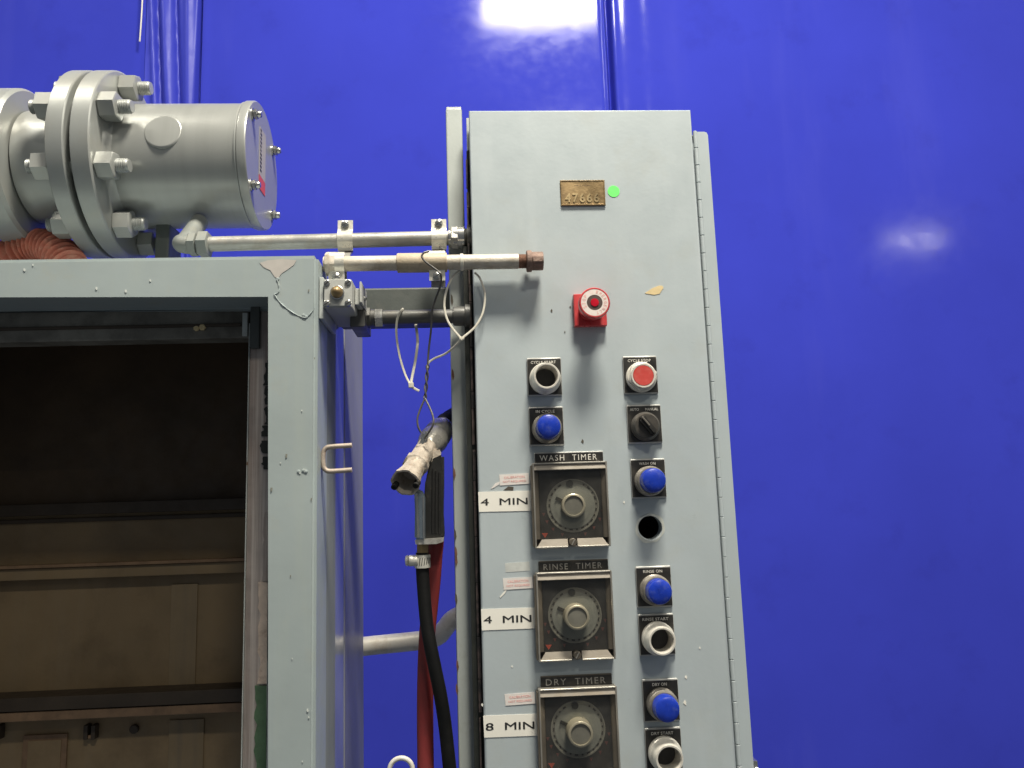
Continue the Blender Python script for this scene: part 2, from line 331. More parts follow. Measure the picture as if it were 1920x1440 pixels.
# ------------------------------------------------------------------ curtain backdrop
YC = 1.0
def curtain(name, px0, px1, yoff, folds, label, amp=1.0, mt='curtain'):
    b = MB(); x0, x1 = at(px0, 300, YC).x, at(px1, 300, YC).x
    z0, z1 = at(900, 1560, YC).z-.35, at(900, -60, YC).z+.35
    NX, NZ = max(30, int((x1-x0)/.0022)), 46; rows = []
    for j in range(NZ+1):
        z = z0+(z1-z0)*j/NZ; t = (z-1.9)/.75; row = []
        for i in range(NX+1):
            x = x0+(x1-x0)*i/NX; y = yoff
            for fx, fw, fa, lean, low in folds:
                k = 1/(1+math.exp(-(t-low)*5)); xx = x-at(fx, 60, YC).x-lean*(z-2.5)
                y += fa*k*math.exp(-(xx/fw)**2)
            y += amp*(.0025*math.sin(x*2.3+z*.7)+.001*math.sin(x*5.1-z*1.3+1)+.001*math.sin(z*2.1+x*1.2))
            row.append(b.bm.verts.new((x, YC+y, z)))
        rows.append(row)
    for A, B in zip(rows, rows[1:]):
        for i in range(NX): b.bm.faces.new((A[i], A[i+1], B[i+1], B[i]))
    o = b.build(name, mt, ang=180); tag(o, label, 'curtain', 'blue vinyl curtain panels')
    return o
fl = [(205, .06, -.0030, .10, .5), (246, .012, .004, .08, .6), (262, .02, -.002, 0, .3)]
curtain('curtain', -420, 268, .012, fl, 'blue vinyl curtain panel at far left behind the flanged drum')
gath = [(282, .022, .008, .03, .3), (300, .010, -.010, -.05, .5), (314, .007, .014, -.07, .35), (332, .013, -.010, -.09, .45), (346, .007, .016, -.06, .3), (360, .012, -.007, -.03, .4), (371, .006, .018, .01, .1)]
curtain('curtain', 263, 380, .004, gath, 'narrow gathered strip of blue curtain hanging in soft folds above the drum', mt='curtainfold')
curtain('curtain', 373, 1141, 0, [(384, .012, -.003, 0, -9), (398, .05, .0012, 0, .4), (1075, .03, -.0005, 0, .3), (1132, .006, .005, 0, -9)], 'wide blue vinyl curtain panel between drum and cabinet top')
curtain('curtain', 1112, 2400, .030, [(1146, .007, .035, 0, -9), (1166, .012, .0006, 0, .2), (1205, .02, .0010, 0, .3)], 'blue vinyl curtain panel at right of the control cabinet')
o = MB().tube([at(268, -30, YC-.02), at(266, 20, YC-.02), at(262, 78, YC-.015)], .0021, 8).build('cord', 'white')
tag(o, 'thin white cord hanging against the blue curtain above the drum', 'cord')

# ------------------------------------------------------------------ control cabinet
tl, tr, bl = at(877.5, 208, 0), at(1297, 204, 0), at(911, 1440, 0)
DX0, DX1, DZ1, DZ0 = (tl.x+bl.x)/2, (tr.x+at(1379, 1440, 0).x)/2, (tl.z+tr.z)/2, at(911, 1640, 0).z
cab = thing('control_cabinet', 'tall light grey control cabinet with push buttons and three timers', 'control cabinet', ((DX0+DX1)/2, .12, DZ0))
HC = at(1219.6, 988.3, 0); HR = .0156
def door_mesh():
    c = bpy.data.curves.new('d', 'CURVE'); c.dimensions = '2D'; c.fill_mode = 'BOTH'
    def poly(pts):
        s = c.splines.new('POLY'); s.points.add(len(pts)-1); s.use_cyclic_u = True
        for q, (x, y) in zip(s.points, pts): q.co = (x, y, 0, 1)
    B = .003
    poly([(DX0+B, DZ0), (DX1-B, DZ0), (DX1-B, DZ1-B), (DX0+B, DZ1-B)])
    poly([(HC.x+(HR+B)*math.cos(2*math.pi*k/40), HC.z+(HR+B)*math.sin(2*math.pi*k/40)) for k in range(40)])
    c.extrude = .0085; c.bevel_depth = B; c.bevel_resolution = 3
    o = bpy.data.objects.new('d', c); S.collection.objects.link(o)
    me = bpy.data.meshes.new_from_object(o.evaluated_get(bpy.context.evaluated_depsgraph_get()))
    bpy.data.objects.remove(o)
    for v in me.vertices: v.co = Vector((v.co.x, .0115-v.co.z, v.co.y))
    return me
MB().mesh(door_mesh()).build('door', 'cab', cab)
# body behind the door: an open shell with a front flange
BX0, BX1 = DX0+.004, at(1329, 247, .026).x
BX1 = (BX1+at(1411, 1440, .026).x)/2
BZ1 = at(1315, 247, .026).z
b = MB()
b.box(BX0, BX0+.002, .026, .20, DZ0, BZ1).box(BX1-.002, BX1, .029, .20, DZ0, BZ1-.004).box(BX0+.002, BX1-.002, .198, .20, DZ0, BZ1-.004)
b.box(BX0+.002, BX1-.002, .030, .1975, BZ1-.006, BZ1-.004)
b.build('cabinet_body', 'cab_in', cab)
xl = (at(1305.5, 260, .0215).x+at(1381.5, 1400, .0215).x)/2+.0036
pts = [(xl, DZ0), (BX1, DZ0), (BX1, BZ1-.005), (BX1-.0015, BZ1-.0015), (BX1-.005, BZ1), (xl, BZ1)]
b = MB().prism([(x, .026, z) for x, z in pts], (0, .02, 0))
b.box(xl-.02, xl, .034, .044, DZ0, BZ1-.001)
b.build('body_flange', 'cab', cab)
# rusty strip and rubber in the gap on the left edge of the door
b = MB(); zt = at(876, 282, .03).z
b.box(DX0-.0035, DX0+.003, .030, .040, zt, DZ1+.004, .0006).build('edge_strip', 'edge', cab)
zg = at(876, 470, .05).z
b = MB(); b.box(DX0-.0045, DX0+.003, .0285, .05, zg, zt-.001, .0008).box(DX0-.013, DX0+.003, .0285, .06, DZ0, zg-.0005, .0008); b.build('door_gasket', 'gasket', cab)
b = MB()
z = zt-.016
while z > DZ0:
    h = random.uniform(.02, .09); w = random.uniform(.0012, .0026)
    b.box(DX0-.0058, DX0-.0058+w*1.7, .0225, .029, z-h, z-.001, .0004); z -= h+random.choice((0, 0, .006))
b.build('rust_strip', 'rustgask', cab)
# continuous hinge: every knuckle its own part
kz = BZ1-.002; pitch = .0262; first = None; kx, ky, kr = (at(1305.5, 260, .0215).x+at(1381.5, 1400, .0215).x)/2, .0215, .0033
while kz > DZ0:
    if first is None:
        first = MB().cyl((kx, ky, kz-pitch+.0009), (kx, ky, kz), kr, 12, .0004).build('hinge_knuckle', 'cab', cab, loc=(kx, ky, kz))
    else:
        o = first.copy(); S.collection.objects.link(o); o.parent = cab; o.location = Vector((kx, ky, kz))-cab.location
    kz -= pitch
# latch clip at the lower right edge
c = at(1417, 1432, .03)
b = MB().box(BX1-.001, BX1+.006, .026, .044, c.z-.03, c.z+.005, .0015).cyl((BX1+.003, .022, c.z-.006), (BX1+.003, .03, c.z-.006), .004, 14, .001)
b.build('latch', 'chrome', cab)

# brass number plate
c = at(1092.5, 362.5, 0)
pl = MB().box(c.x-.0312, c.x+.0312, -.0022, -.0003, c.z-.0186, c.z+.0186, .0009, 2).build('number_plate', 'brass', cab, 'small brass plate stamped 47666')
b = MB(); rim = .0008
for x0, x1, z0, z1 in ((-.0305, .0305, .0168, .0182), (-.0305, .0305, -.0182, -.0164), (-.0305, -.0292, -.0164, .0168), (.0292, .0305, -.0164, .0168)):
    b.box(c.x+x0, c.x+x1, -.0030, -.0021, c.z+z0, c.z+z1, .0003, 1)
b.build('raised_rim', 'brass', pl)
me = None
b = MB(); lettering(b, '47666', Vector((c.x-.0015, -.0022, c.z-.0075)), .0475, .0135, .0010, space=1.25, bold=.022)
b.build('digits', 'brasslite', pl)
b = MB()
for k in range(12):
    if k in (5,): continue
    x = c.x-.0115+k*.0019; b.box(x, x+.0012, -.00232, -.0021, c.z+.0098, c.z+.0098+random.uniform(.0010, .0018))
b.build('worn_stamping', 'brassdark', pl)
# round green dot, tan scuff
c = at(1150.5, 359, 0); MB().cyl((c.x, -.0005, c.z), (c.x, -.0001, c.z), .0084, 32).build('dot_sticker', 'green', cab, 'round bright green dot sticker')
flake(cab, [(1209, 550), (1222, 541), (1236, 535.5), (1242, 536), (1244, 540), (1240, 545), (1237, 551), (1226, 553)], -.0001, 'tan', label='tan scuff where the paint is gone')
for px, py, s in ((1034, 583, 2), (1069, 576, 1.5), (1059, 623, 1.2), (904, 1322, 2), (1092, 828, 2.5), (960, 1250, 1.5), (1170, 942, 1.6), (1312, 1215, 1.5), (1286, 1270, 2.4), (1284, 1318, 3)):
    flake(cab, [(px-s, py), (px, py-2*s), (px+s, py-.5*s), (px+.6*s, py+1.6*s)], -.0001, 'sticker' if py > 1180 or px == 1170 else 'tside')

# ---- push buttons
PW, PH = .0460, .0494
def button(px, py, text, kind, label):
    c = at(px, py, -.003); cx, cz = c.x, c.z; bz = cz-.0036
    b = MB(); A = (0, -1, 0)
    if kind in ('open', 'redstop'):
        if kind == 'open':
            pr = [(.0140, .003), (.0195, .003), (.0208, .006), (.0208, .013), (.0196, .0145), (.0196, .018), (.0182, .020), (.0176, .030), (.0166, .0328), (.0148, .0328), (.0138, .030), (.0138, .004)]
            b.lathe((cx, 0, bz), A, pr, 36); mt = 'btnsil'
        else:
            b.lathe((cx, 0, bz), A, [(.014, .003), (.0205, .003), (.0205, .0085), (.019, .010), (.014, .010)], 36)
            b.hexa((cx, -.010, bz), (cx, -.0185, bz), .0198, .002, .26)
            b.lathe((cx, 0, bz), A, [(.0135, .0180), (.0165, .0182), (.0160, .0205), (.0140, .0205), (.0135, .0180)], 36); mt = 'btnsil'
    elif kind == 'blue':
        b.lathe((cx, 0, bz), A, [(.012, .003), (.0196, .003), (.0196, .0085), (.0180, .0100), (.0180, .0125), (.0192, .0138), (.0192, .0165), (.0172, .0185), (.0168, .0215), (.012, .0215)], 36); mt = 'btngrub'
    else:
        b.lathe((cx, 0, bz), A, [(.010, .003), (.0192, .003), (.0192, .009), (.0175, .011), (.0175, .0135), (.0162, .015), (.0155, .0175), (0, .0180)], 36); mt = 'darkbezel'
    root = b.build('push_button' if kind != 'knob' else 'selector_switch', mt, cab, label)
    MB().box(cx-PW/2, cx+PW/2, -.0034, -.0003, cz-PH/2-.0012, cz+PH/2+.0012, .0012, 1).build('backing_plate', 'platerim', root)
    MB().box(cx-PW/2+.0008, cx+PW/2-.0008, -.0040, -.0031, cz-PH/2+.0008, cz+PH/2-.0008, .0003, 1).build('legend_plate', 'black', root)
    b = MB(); lz = cz+PH/2-.0052
    if kind == 'knob':
        lettering(b, 'AUTO', Vector((cx-.0128, -.0040, lz)), .0120, .0036, .0003, bold=.01)
        lettering(b, 'MANUAL', Vector((cx+.0105, -.0040, lz)), .0175, .0036, .0003, bold=.01)
    else:
        lettering(b, text, Vector((cx-.001, -.0040, lz)), min(.0335, .0031*len(text)), .0036, .0003, space=1.1, bold=.01)
    b.build('lettering', 'engrave', root)
    if kind == 'open':
        MB().cyl((cx, -.0062, bz), (cx, -.0042, bz), .0137, 28).build('button_well', 'cab_in', root)
    elif kind == 'redstop':
        MB().lathe((cx, 0, bz), A, [(0, .004), (.0138, .004), (.0138, .0196), (.0130, .0206), (0, .0208)], 36).build('button_cap', 'red', root)
    elif kind == 'blue':
        MB().lathe((cx, 0, bz), A, [(0, .010), (.0158, .010), (.0158, .021), (.0156, .033), (.0146, .0362), (.0120, .0378), (.006, .0384), (0, .0385)], 36).build('button_lens', 'blue', root)
    else:
        a = R(-38); ax = Vector((math.sin(a), 0, math.cos(a))); u = Vector((math.cos(a), 0, -math.sin(a)))
        MB().obox((cx, -.022, bz), u, (0, 1, 0), ax, .0085, .013, .029, .0025).build('knob_grip', 'black', root)
        MB().obox((cx+ax.x*.006, -.0289, bz+ax.z*.006), u, (0, 1, 0), ax, .0022, .0012, .015, .0004, 1).build('pointer', 'btngrub', root)
    return root
button(1021, 706.5, 'CYCLE START', 'open', 'button with black legend CYCLE START, its cap missing from a silver bezel')
button(1201, 703, 'CYCLE STOP', 'redstop', 'flat red button in silver hex bezel, legend CYCLE STOP')
button(1024.5, 799, 'IN CYCLE', 'blue', 'blue indicator lens, legend IN CYCLE')
button(1208.5, 795, '', 'knob', 'black selector knob turned left, legend AUTO MANUAL')
button(1216, 897, 'WASH ON', 'blue', 'blue indicator lens, legend WASH ON')
button(1226.5, 1100, 'RINSE ON', 'blue', 'blue indicator lens, legend RINSE ON')
button(1231.5, 1190, 'RINSE START', 'open', 'silver bezel with missing cap, legend RINSE START')
button(1239.5, 1313, 'DRY ON', 'blue', 'blue indicator lens, legend DRY ON')
button(1244.5, 1405, 'DRY START', 'open', 'silver bezel with missing cap, legend DRY START')
# pale worn ring round the empty hole
b = MB().lathe((HC.x-.0005, 0, HC.z-.0015), (0, -1, 0), [(HR+.0005, .00005), (HR+.0005, .0003), (HR+.0036, .0003), (HR+.0036, .00005)], 40, closed=True,
               jit=lambda k, r: 1 if r < HR+.002 else 1+.05*math.sin(k*.33)+.03*math.sin(k*1.1))
b.build('worn_ring', 'wornring', cab)

# ---- emergency stop
c = at(1106, 582, -.006); cx, cz = c.x, c.z
es = MB().lathe((cx, 0, cz), (0, -1, 0), [(.013, .006), (.016, .0105), (.016, .018), (.0125, .0185), (.0125, .030), (.0190, .036), (.0204, .038), (.0204, .0470), (.0194, .0486), (.0180, .0486), (.0180, .0478), (0, .0478)], 40).build('emergency_stop', 'redbase', cab, 'red mushroom emergency stop on square red base')
MB().box(cx-.0220, cx+.0220, -.0105, -.0004, cz-.0222, cz+.0222, .0012).build('square_base', 'redbase', es)
Y0 = -.0478
MB().lathe((cx, 0, cz), (0, -1, 0), [(.0103, .0474), (.0103, .0484), (.0178, .0484), (.0178, .0474)], 40, closed=True).build('legend_ring', 'pinkring', es)
MB().cyl((cx, Y0, cz), (cx, -.0482, cz), .0102, 32).build('dark_disc', 'darkdisc', es)
MB().lathe((cx, 0, cz), (0, -1, 0), [(0, .0480), (.0058, .0480), (.0054, .0492), (0, .0495)], 10).build('red_centre', 'redcore', es)
b = MB(); txt = 'EMERGENCY'
for i, ch in enumerate(txt):
    a = R(75)-i*R(19); lettering(b, ch, Vector((cx+.0142*math.cos(a), -.0484, cz+.0142*math.sin(a))), .0026, .0042, .0002, a-math.pi/2)
for i, ch in enumerate('STOP'):
    a = R(205)-i*R(20); lettering(b, ch, Vector((cx+.0142*math.cos(a), -.0484, cz+.0142*math.sin(a))), .0028, .0042, .0002, a-math.pi/2)
b.build('lettering', 'pinkink', es)

# ---- timers
def timer(ptl, ptr, hgt, lab_tl, lab_tr, word, dial_px, knob_y, dirty, label):
    YF = -.017
    a, b_ = at(*ptl, YF), at(*ptr, YF); x0, x1 = a.x, b_.x; z1 = (a.z+b_.z)/2; z0 = z1-hgt
    root = MB()
    # outer shell of thin walls
    w = .0022
    root.box(x0, x0+w, YF, -.0003, z0, z1, .0006, 1).box(x1-w, x1, YF, -.0003, z0, z1, .0006, 1)
    root.box(x0+w, x1-w, YF+.0006, -.0003, z1-w, z1, .0004, 1)
    xm = (x0+x1)/2
    root.box(x0+w, xm-.0065, YF, -.0003, z0, z0+w, .0006, 1).box(xm+.0065, x1-w, YF, -.0003, z0, z0+w, .0006, 1).box(xm-.0065, xm+.0065, YF+.005, -.0003, z0, z0+w)
    root = root.build('timer', 'tchrome', cab, label)
    MB().box(x0-.0022, x0-.0002, -.016, -.0003, z0+.002, z1-.003, .0006, 1).build('side_wall', 'tside', root)
    # bezels
    MB().prism([(x0+w, YF+.0030, z1-w-.0002), (x0+w, YF+.0004, z1-w-.0068), (x0+w, YF+.001, z1-w-.0075), (x0+w, -.008, z1-w-.0075), (x0+w, -.008, z1-w-.0002)], (x1-x0-2*w, 0, 0)).build('top_bezel', 'tbezel', root)
    for s, xa, xb in ((1, x0+w, x0+w+.0055), (-1, x1-w, x1-w-.0055)):
        zt_, zb_ = z1-w-.0077, z0+w+.0092
        MB().prism([(xa, YF+.003, zb_), (xb, -.0105, zb_), (xb, -.0055, zb_), (xa, -.0055, zb_)], (0, 0, zt_-zb_)).build('side_bezel', 'tside', root)
    b = MB()
    za, zb = z0+w, z0+w+.0088
    for xa, xb in ((x0+w+.001, xm-.0062), (xm+.0062, x1-w-.001)):
        da, db = (.0062 if xa < xm else 0), (.0062 if xb > xm else 0)
        v = [(xa, YF+.002, za), (xb, YF+.002, za), (xb-db, -.012, zb), (xa+da, -.012, zb)]; P = [b.bm.verts.new(q) for q in v]+[b.bm.verts.new((q[0], q[1]+.004, q[2]-.0005)) for q in v]
        for f in ((0, 1, 2, 3), (7, 6, 5, 4), (0, 4, 5, 1), (1, 5, 6, 2), (2, 6, 7, 3), (3, 7, 4, 0)): b.bm.faces.new([P[i] for i in f])
    b.build('bottom_bezel', 'tbezel', root)
    MB().box(x0+w, x1-w, -.0052, -.0006, z0+w, z1-w).build('dial_face', 'dialface', root)
    MB().cyl((xm, YF-.0016, z0+.0065), (xm, YF+.012, z0+.0065), .0050, 18, .0008).build('lid_screw', 'tside', root)
    MB().obox((xm, YF-.0018, z0+.0065), (.5, 0, .87), (0, 1, 0), (-.87, 0, .5), .0075, .0006, .0013).build('screw_slot', 'tchrome', root)
    # dial disc, rim, numerals, notch, knob
    c = at(*dial_px, -.007); cx, cz = c.x, c.z; N = (0, -1, 0); o = (cx, 0, cz)
    MB().lathe(o, N, [(0, .0055), (.0290, .0055), (.0290, .0076), (.0235, .0080), (.0215, .0092), (0, .0092)], 48).build('dial_disc', 'dial', root)
    MB().lathe(o, N, [(.0288, .0053), (.0288, .0064), (.0322, .0064), (.0326, .0074), (.0342, .0074), (.0342, .0053)], 48, closed=True).build('dial_rim', 'dialrim', root)
    b = MB()
    for k in range(22):
        aa = R(60)-k*R(14.2); b.obox((cx+.0306*math.cos(aa), -.0062, cz+.0306*math.sin(aa)), (math.cos(aa), 0, math.sin(aa)), (0, 1, 0), (-math.sin(aa), 0, math.cos(aa)), .0018, .0016, .0042 if k % 2 else .0024)
    b.build('scale_marks', 'dialface', root)
    MB().cyl((cx-.003, -.0096, cz+.0285), (cx-.003, -.0050, cz+.0285), .0044, 20).build('index_stud', 'black', root)
    aa = R(155); MB().obox((cx+.018*math.cos(aa), -.0100, cz+.018*math.sin(aa)), (math.cos(aa), 0, math.sin(aa)), (0, 1, 0), (-math.sin(aa), 0, math.cos(aa)), .013, .0014, .0042).build('pointer', 'black', root)
    MB().lathe(o, N, [(.0120, .009), (.0152, .009), (.0156, .012), (.0150, knob_y), (.0140, knob_y+.0008), (.0124, knob_y+.0008), (.0120, knob_y-.0015)], 48,
               jit=lambda k, r: 1 if r < .0145 or r > .0158 else 1+.018*(k % 2)).build('knob_rim', 'knobrim', root)
    MB().lathe(o, N, [(0, .009), (.0123, .009), (.0123, knob_y-.0008), (0, knob_y-.0002)], 36).build('knob_face', 'knob', root)
    b = MB(); zz = z0+w+.0125
    b.prism([(x0+.010, -.0053, zz+.004), (x0+.018, -.0053, zz+.004), (x0+.014, -.0053, zz-.002)], (0, -.0004, 0)); b.build('red_mark', 'dialred', root)
    b = MB()
    for ang in (-150, -132, -112, -68, -48, -28, -12, 195):
        aa = R(ang); px_, pz_ = cx+.0395*math.cos(aa), cz+.0395*math.sin(aa)
        b.prism([(px_-.0022, -.0053, pz_+.002), (px_+.0022, -.0053, pz_+.002), (px_, -.0053, pz_-.0025)], (0, -.0003, 0))
    b.build('dim_marks', 'dialpink', root)
    MB().box(x0+w+.0056, x1-w-.0056, -.0117, -.0110, zb, z1-w-.0077).build('window_pane', 'glass', root)
    # legend strip above
    p, q = at(*lab_tl, -.003), at(*lab_tr, -.003); lz1 = (p.z+q.z)/2; lz0 = lz1-.0135
    MB().box(p.x, q.x, -.0030, -.0003, lz0, lz1+.0010, .0006, 1).build('legend_backing', 'platerim' if not dirty else 'tside', root)
    MB().box(p.x+.0004, q.x-.0004, -.0036, -.0028, lz0, lz1-.0004, .0002, 1).build('legend_strip', 'black', root)
    b = MB(); lettering(b, word, Vector(((p.x+q.x)/2-.001, -.0036, (lz0+lz1)/2+.0003)), .0755 if len(word) > 9 else .0600, .0076, .0003, space=1.25)
    b.build('lettering', 'engravedim' if dirty else 'engrave', root)
timer((998, 867), (1138, 865.5), .1085, (1002, 849.5), (1130.6, 847.5), 'WASH  TIMER', (1074.0, 948), .0165, False, 'timer with black strip WASH TIMER and small knob')
timer((1004.5, 1074), (1147, 1070), .1085, (1009.5, 1053), (1140, 1050.5), 'RINSE  TIMER', (1078, 1153.5), .029, True, 'timer with dirty black strip RINSE TIMER and knurled knob')
timer((1009.5, 1293), (1156.5, 1287.5), .1085, (1013.5, 1269.5), (1147, 1264.5), 'DRY  TIMER', (1084, 1367), .031, True, 'lowest timer, dirty black strip DRY TIMER and knurled knob')

# ---- stickers
def sticker(c4, text_rows, mt, ink, label, name='sticker', y=-.0001, th=.0005, tw=.86, hh=None, space=1):
    P = [at(px, py, y) for px, py in c4]
    b = MB().prism(P, (0, -th, 0)); root = b.build(name, mt, cab, label)
    c = sum(P, Vector())/4; ux = ((P[1]-P[0])+(P[2]-P[3]))/2; rot = math.atan2(ux.z, ux.x); w = ux.length; h = ((P[0]-P[3])).length
    if text_rows:
        b = MB()
        for k, (s, fw, fh, off) in enumerate(text_rows):
            q = c+Vector((-math.sin(rot), 0, math.cos(rot)))*off*h; 
            for dx, dz in (((0, 0), (.00045, .0001), (.0002, .0003)) if ink == 'ink' else ((0, 0),)): lettering(b, s, Vector((q.x+dx-(.0018 if ink == 'ink' else 0), y-th-dz*.1, q.z+dz)), w*fw, h*fh, .0002, rot, space, 0)
        b.build('lettering', ink, root)
    return root
sticker([(896.7, 922.3), (996.7, 919.6), (998.8, 957.7), (898, 959.8)], [('4  MIN', .87, .33, -.02)], 'sticker', 'ink', 'white 4 MIN label beside the wash timer')
sticker([(901.9, 1142), (1003.6, 1139), (1006.4, 1178), (903.6, 1182)], [('4  MIN', .87, .33, -.02)], 'sticker', 'ink', 'white 4 MIN label beside the rinse timer')
sticker([(906, 1342), (1009.5, 1338), (1010.8, 1379), (908, 1383)], [('8  MIN', .88, .34, -.02)], 'sticker', 'ink', 'white 8 MIN label beside the dry timer')
for k, c4 in enumerate(([(936, 890), (991, 887), (993, 907), (937.5, 910.5)], [(942.8, 1084.5), (998, 1081.5), (1000, 1102.5), (944.5, 1106)], [(946, 1301.7), (1002, 1297.5), (1004, 1319), (948, 1323)])):
    sticker(c4, [('CALIBRATION', .70, .22, .19), ('NOT REQUIRED', .78, .22, -.2)], 'oldpaper', 'pinkink', 'small faded red and white CALIBRATION NOT REQUIRED sticker', 'calibration_sticker')
flake(cab, [(920, 917), (929, 906), (937, 903), (936, 908), (927, 914)], -.0001, 'oldpaper', 'tape_scrap')
flake(cab, [(937, 1119), (947, 1107), (950, 1107), (946, 1113), (938, 1121)], -.0001, 'sticker', 'tape_scrap')
flake(cab, [(944, 919), (953, 912), (963, 913), (962, 920)], -.0001, 'tside', 'tape_scrap')
flake(cab, [(947, 1056), (992, 1053), (994, 1070), (948, 1073)], -.0000, 'ghost', 'glue_patch', .0003)

# ------------------------------------------------------------------ post behind the left edge of the cabinet
a, c = at(838, 202, .055), at(870, 202, .055)
PX0, PX1 = (a.x+at(857, 1440, .055).x)/2, (c.x+at(890.5, 1440, .055).x)/2; PZ1 = a.z
post = thing('steel_post', 'upright grey painted steel post along the left edge of the cabinet', 'post', ((PX0+PX1)/2, .073, DZ0))
MB().box(PX0, PX1, .055, .092, DZ0, PZ1, .003, 2).build('post_tube', 'post', post)
MB().box(PX0+.001, PX1-.001, .057, .090, PZ1-.001, PZ1+.0025, .0008).build('end_plate', 'edge', post)
for i in range(9):
    py = (560, 700, 885, 1000, 1033, 1048, 1120, 1245, 1290)[i]; x = 838+(py-202)*.0153+random.uniform(1, 4)
    flake(post, [(x-1, py-9), (x+2, py-4), (x+3.5, py+6), (x+1, py+14), (x-1.5, py+4)], .0549, 'rust' if i % 3 else 'tside')

# ------------------------------------------------------------------ wash machine at left
YM = -.06; TD = .076
a = at(597, 477, YM); XR = (a.x+at(588.5, 1440, YM).x)/2; ZT = a.z
XI = (at(511, 560, YM).x+at(497, 1440, YM).x)/2; ZB = at(512, 549, YM).z; XL = at(-520, 500, YM).x; YB = .38
wm = thing('wash_machine', 'grey steel framed washing machine with open dark chamber at left', 'washing machine', ((XL+XR)/2, .16, DZ0))
b = MB().prism([(x, YM, z) for x, z in ((XL, ZB), (XI, ZB), (XI, DZ0), (XR, DZ0), (XR, ZT), (XL, ZT))], (0, TD, 0))
bmesh.ops.bevel(b.bm, geom=b.bm.edges[:], offset=.005, segments=3, affect='EDGES')
b.build('front_frame', 'frame', wm)
MB().box(XR-.006, XR-.0006, YM+TD-.02, .086, DZ0, ZT-.012, .0015).build('side_flange', 'sideflange', wm)
MB().box(XR-.006, XR-.0022, .0855, .172, DZ0, ZT-.014, .001).build('side_panel', 'panel', wm, 'glossy side panel mirroring the blue curtain')
MB().box(XR-.006, XR-.0012, .1722, YB, DZ0, ZT-.014, .0015).build('rear_side_panel', 'panelrear', wm)
MB().box(XL, XR-.0065, YM+TD, YB, ZT-.022, ZT-.014).build('roof_plate', 'frame', wm)
YI = YM+TD+.001
xj = (at(470.5, 640, YI).x+at(453, 1440, YI).x)/2; zr = at(300, 637, YI).z
MB().box(xj, XR-.007, YI, YI+.005, DZ0, ZT-.023, .0008).build('door_jamb', 'jamb', wm, 'bare rusty steel strip inside the opening')
MB().box(xj-.0016, xj-.0002, YI-.002, YI+.02, DZ0, zr+.02, .0004, 1).build('jamb_edge', 'edge', wm)
MB().box(XL, xj-.002, YI, YI+.03, zr, ZT-.023, .002).build('inner_rail', 'inrail', wm)
MB().box(XL, xj-.012, YI-.004, YI+.0005, zr+.016, zr+.020, .001).build('rail_seam', 'inbar', wm)
MB().box(xj-.010, xj-.003, YI-.004, YI+.0, zr+.002, zr+.034, .001).build('corner_tab', 'edge', wm)
c = at(375, 616, YI); MB().cyl((c.x-.004, YI-.004, c.z), (c.x-.004, YI, c.z), .004, 7, .001).cyl((c.x+.004, YI-.005, c.z+.001), (c.x+.004, YI, c.z+.001), .0045, 6, .001).build('dried_lump', 'tan', wm)
MB().box(xj+.002, xj+.014, YI-.010, YI-.0005, at(480, 655, YI).z, ZT-.03, .001).build('corner_block', 'beam', wm)
# chamber
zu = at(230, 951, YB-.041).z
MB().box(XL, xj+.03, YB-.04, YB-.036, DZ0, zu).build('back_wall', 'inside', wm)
MB().box(XL, xj+.03, YB-.0405, YB-.036, zu+.0005, ZT-.024).build('upper_back_panel', 'inupper', wm)  # wall split here so its upper part carries the painted shade
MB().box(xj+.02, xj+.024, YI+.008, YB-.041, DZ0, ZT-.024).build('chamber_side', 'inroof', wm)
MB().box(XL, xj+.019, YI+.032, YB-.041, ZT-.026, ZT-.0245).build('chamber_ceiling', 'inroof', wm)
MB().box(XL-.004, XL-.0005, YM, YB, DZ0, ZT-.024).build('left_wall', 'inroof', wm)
YW = YB-.041
def rail(y0, y1, x, depth, nm, mt, bev=.002):
    z1, z0 = at(x, y0, YW-depth).z, at(x, y1, YW-depth).z
    return MB().box(XL, xj+.018, YW-depth, YW, z0, z1, bev).build(nm, mt, wm)
rail(940, 962, 230, .018, 'chamber_rail', 'inbar'); rail(968, 976, 230, .006, 'chamber_rail', 'inbar')
rail(1054, 1060, 230, .028, 'ledge_lip', 'inlip', .001); rail(1060, 1082, 230, .022, 'chamber_ledge', 'inside')
rail(1300, 1326, 230, .050, 'chamber_rail', 'inbar'); rail(1327, 1345, 230, .046, 'ledge_face', 'inlip')
for px0, px1, p0, p1, nm, mt, dp in ((322, 366, 1096, 1296, 'stain_strip', 'ghostin', .002), (318, 380, 1350, 1480, 'stain_strip', 'ghostin', .002), (46, 122, 1378, 1500, 'access_plate', 'inlip', .004)):
    if mt == 'ghostin' and mt not in M: M[mt] = mat('pale_run_stain', (.25, .185, .105), .6, vary=.15, vscale=12, streak=((.19, .15, .10), .5, .7, (40, 40, 2), .7))
    q0, q1 = at(px0, p0, YW), at(px1, p1, YW)
    MB().box(q0.x, q1.x, YW-dp, YW+.0005, q1.z, q0.z, .0008).build(nm, mt, wm)
q0, q1 = at(56, 1388, YW), at(112, 1500, YW); MB().box(q0.x, q1.x, YW-.0055, YW-.003, q1.z, q0.z, .0005).build('access_cover', 'inside', wm)
for px in (168, 182, 6): 
    q = at(px, 1368, YW); MB().box(q.x-.004, q.x+.003, YW-.014, YW+.001, q.z-.012, q.z+.010, .0015).build('hook', 'inbar', wm)
q = at(175, 1374, YW); MB().box(q.x-.006, q.x+.006, YW-.011, YW+.001, q.z-.006, q.z-.001, .001).build('hook', 'inlip', wm)
q = at(253, 1366, YW); MB().cyl((q.x, YW-.006, q.z), (q.x, YW+.001, q.z), .007, 14, .001).build('bolt_head', 'inbar', wm)
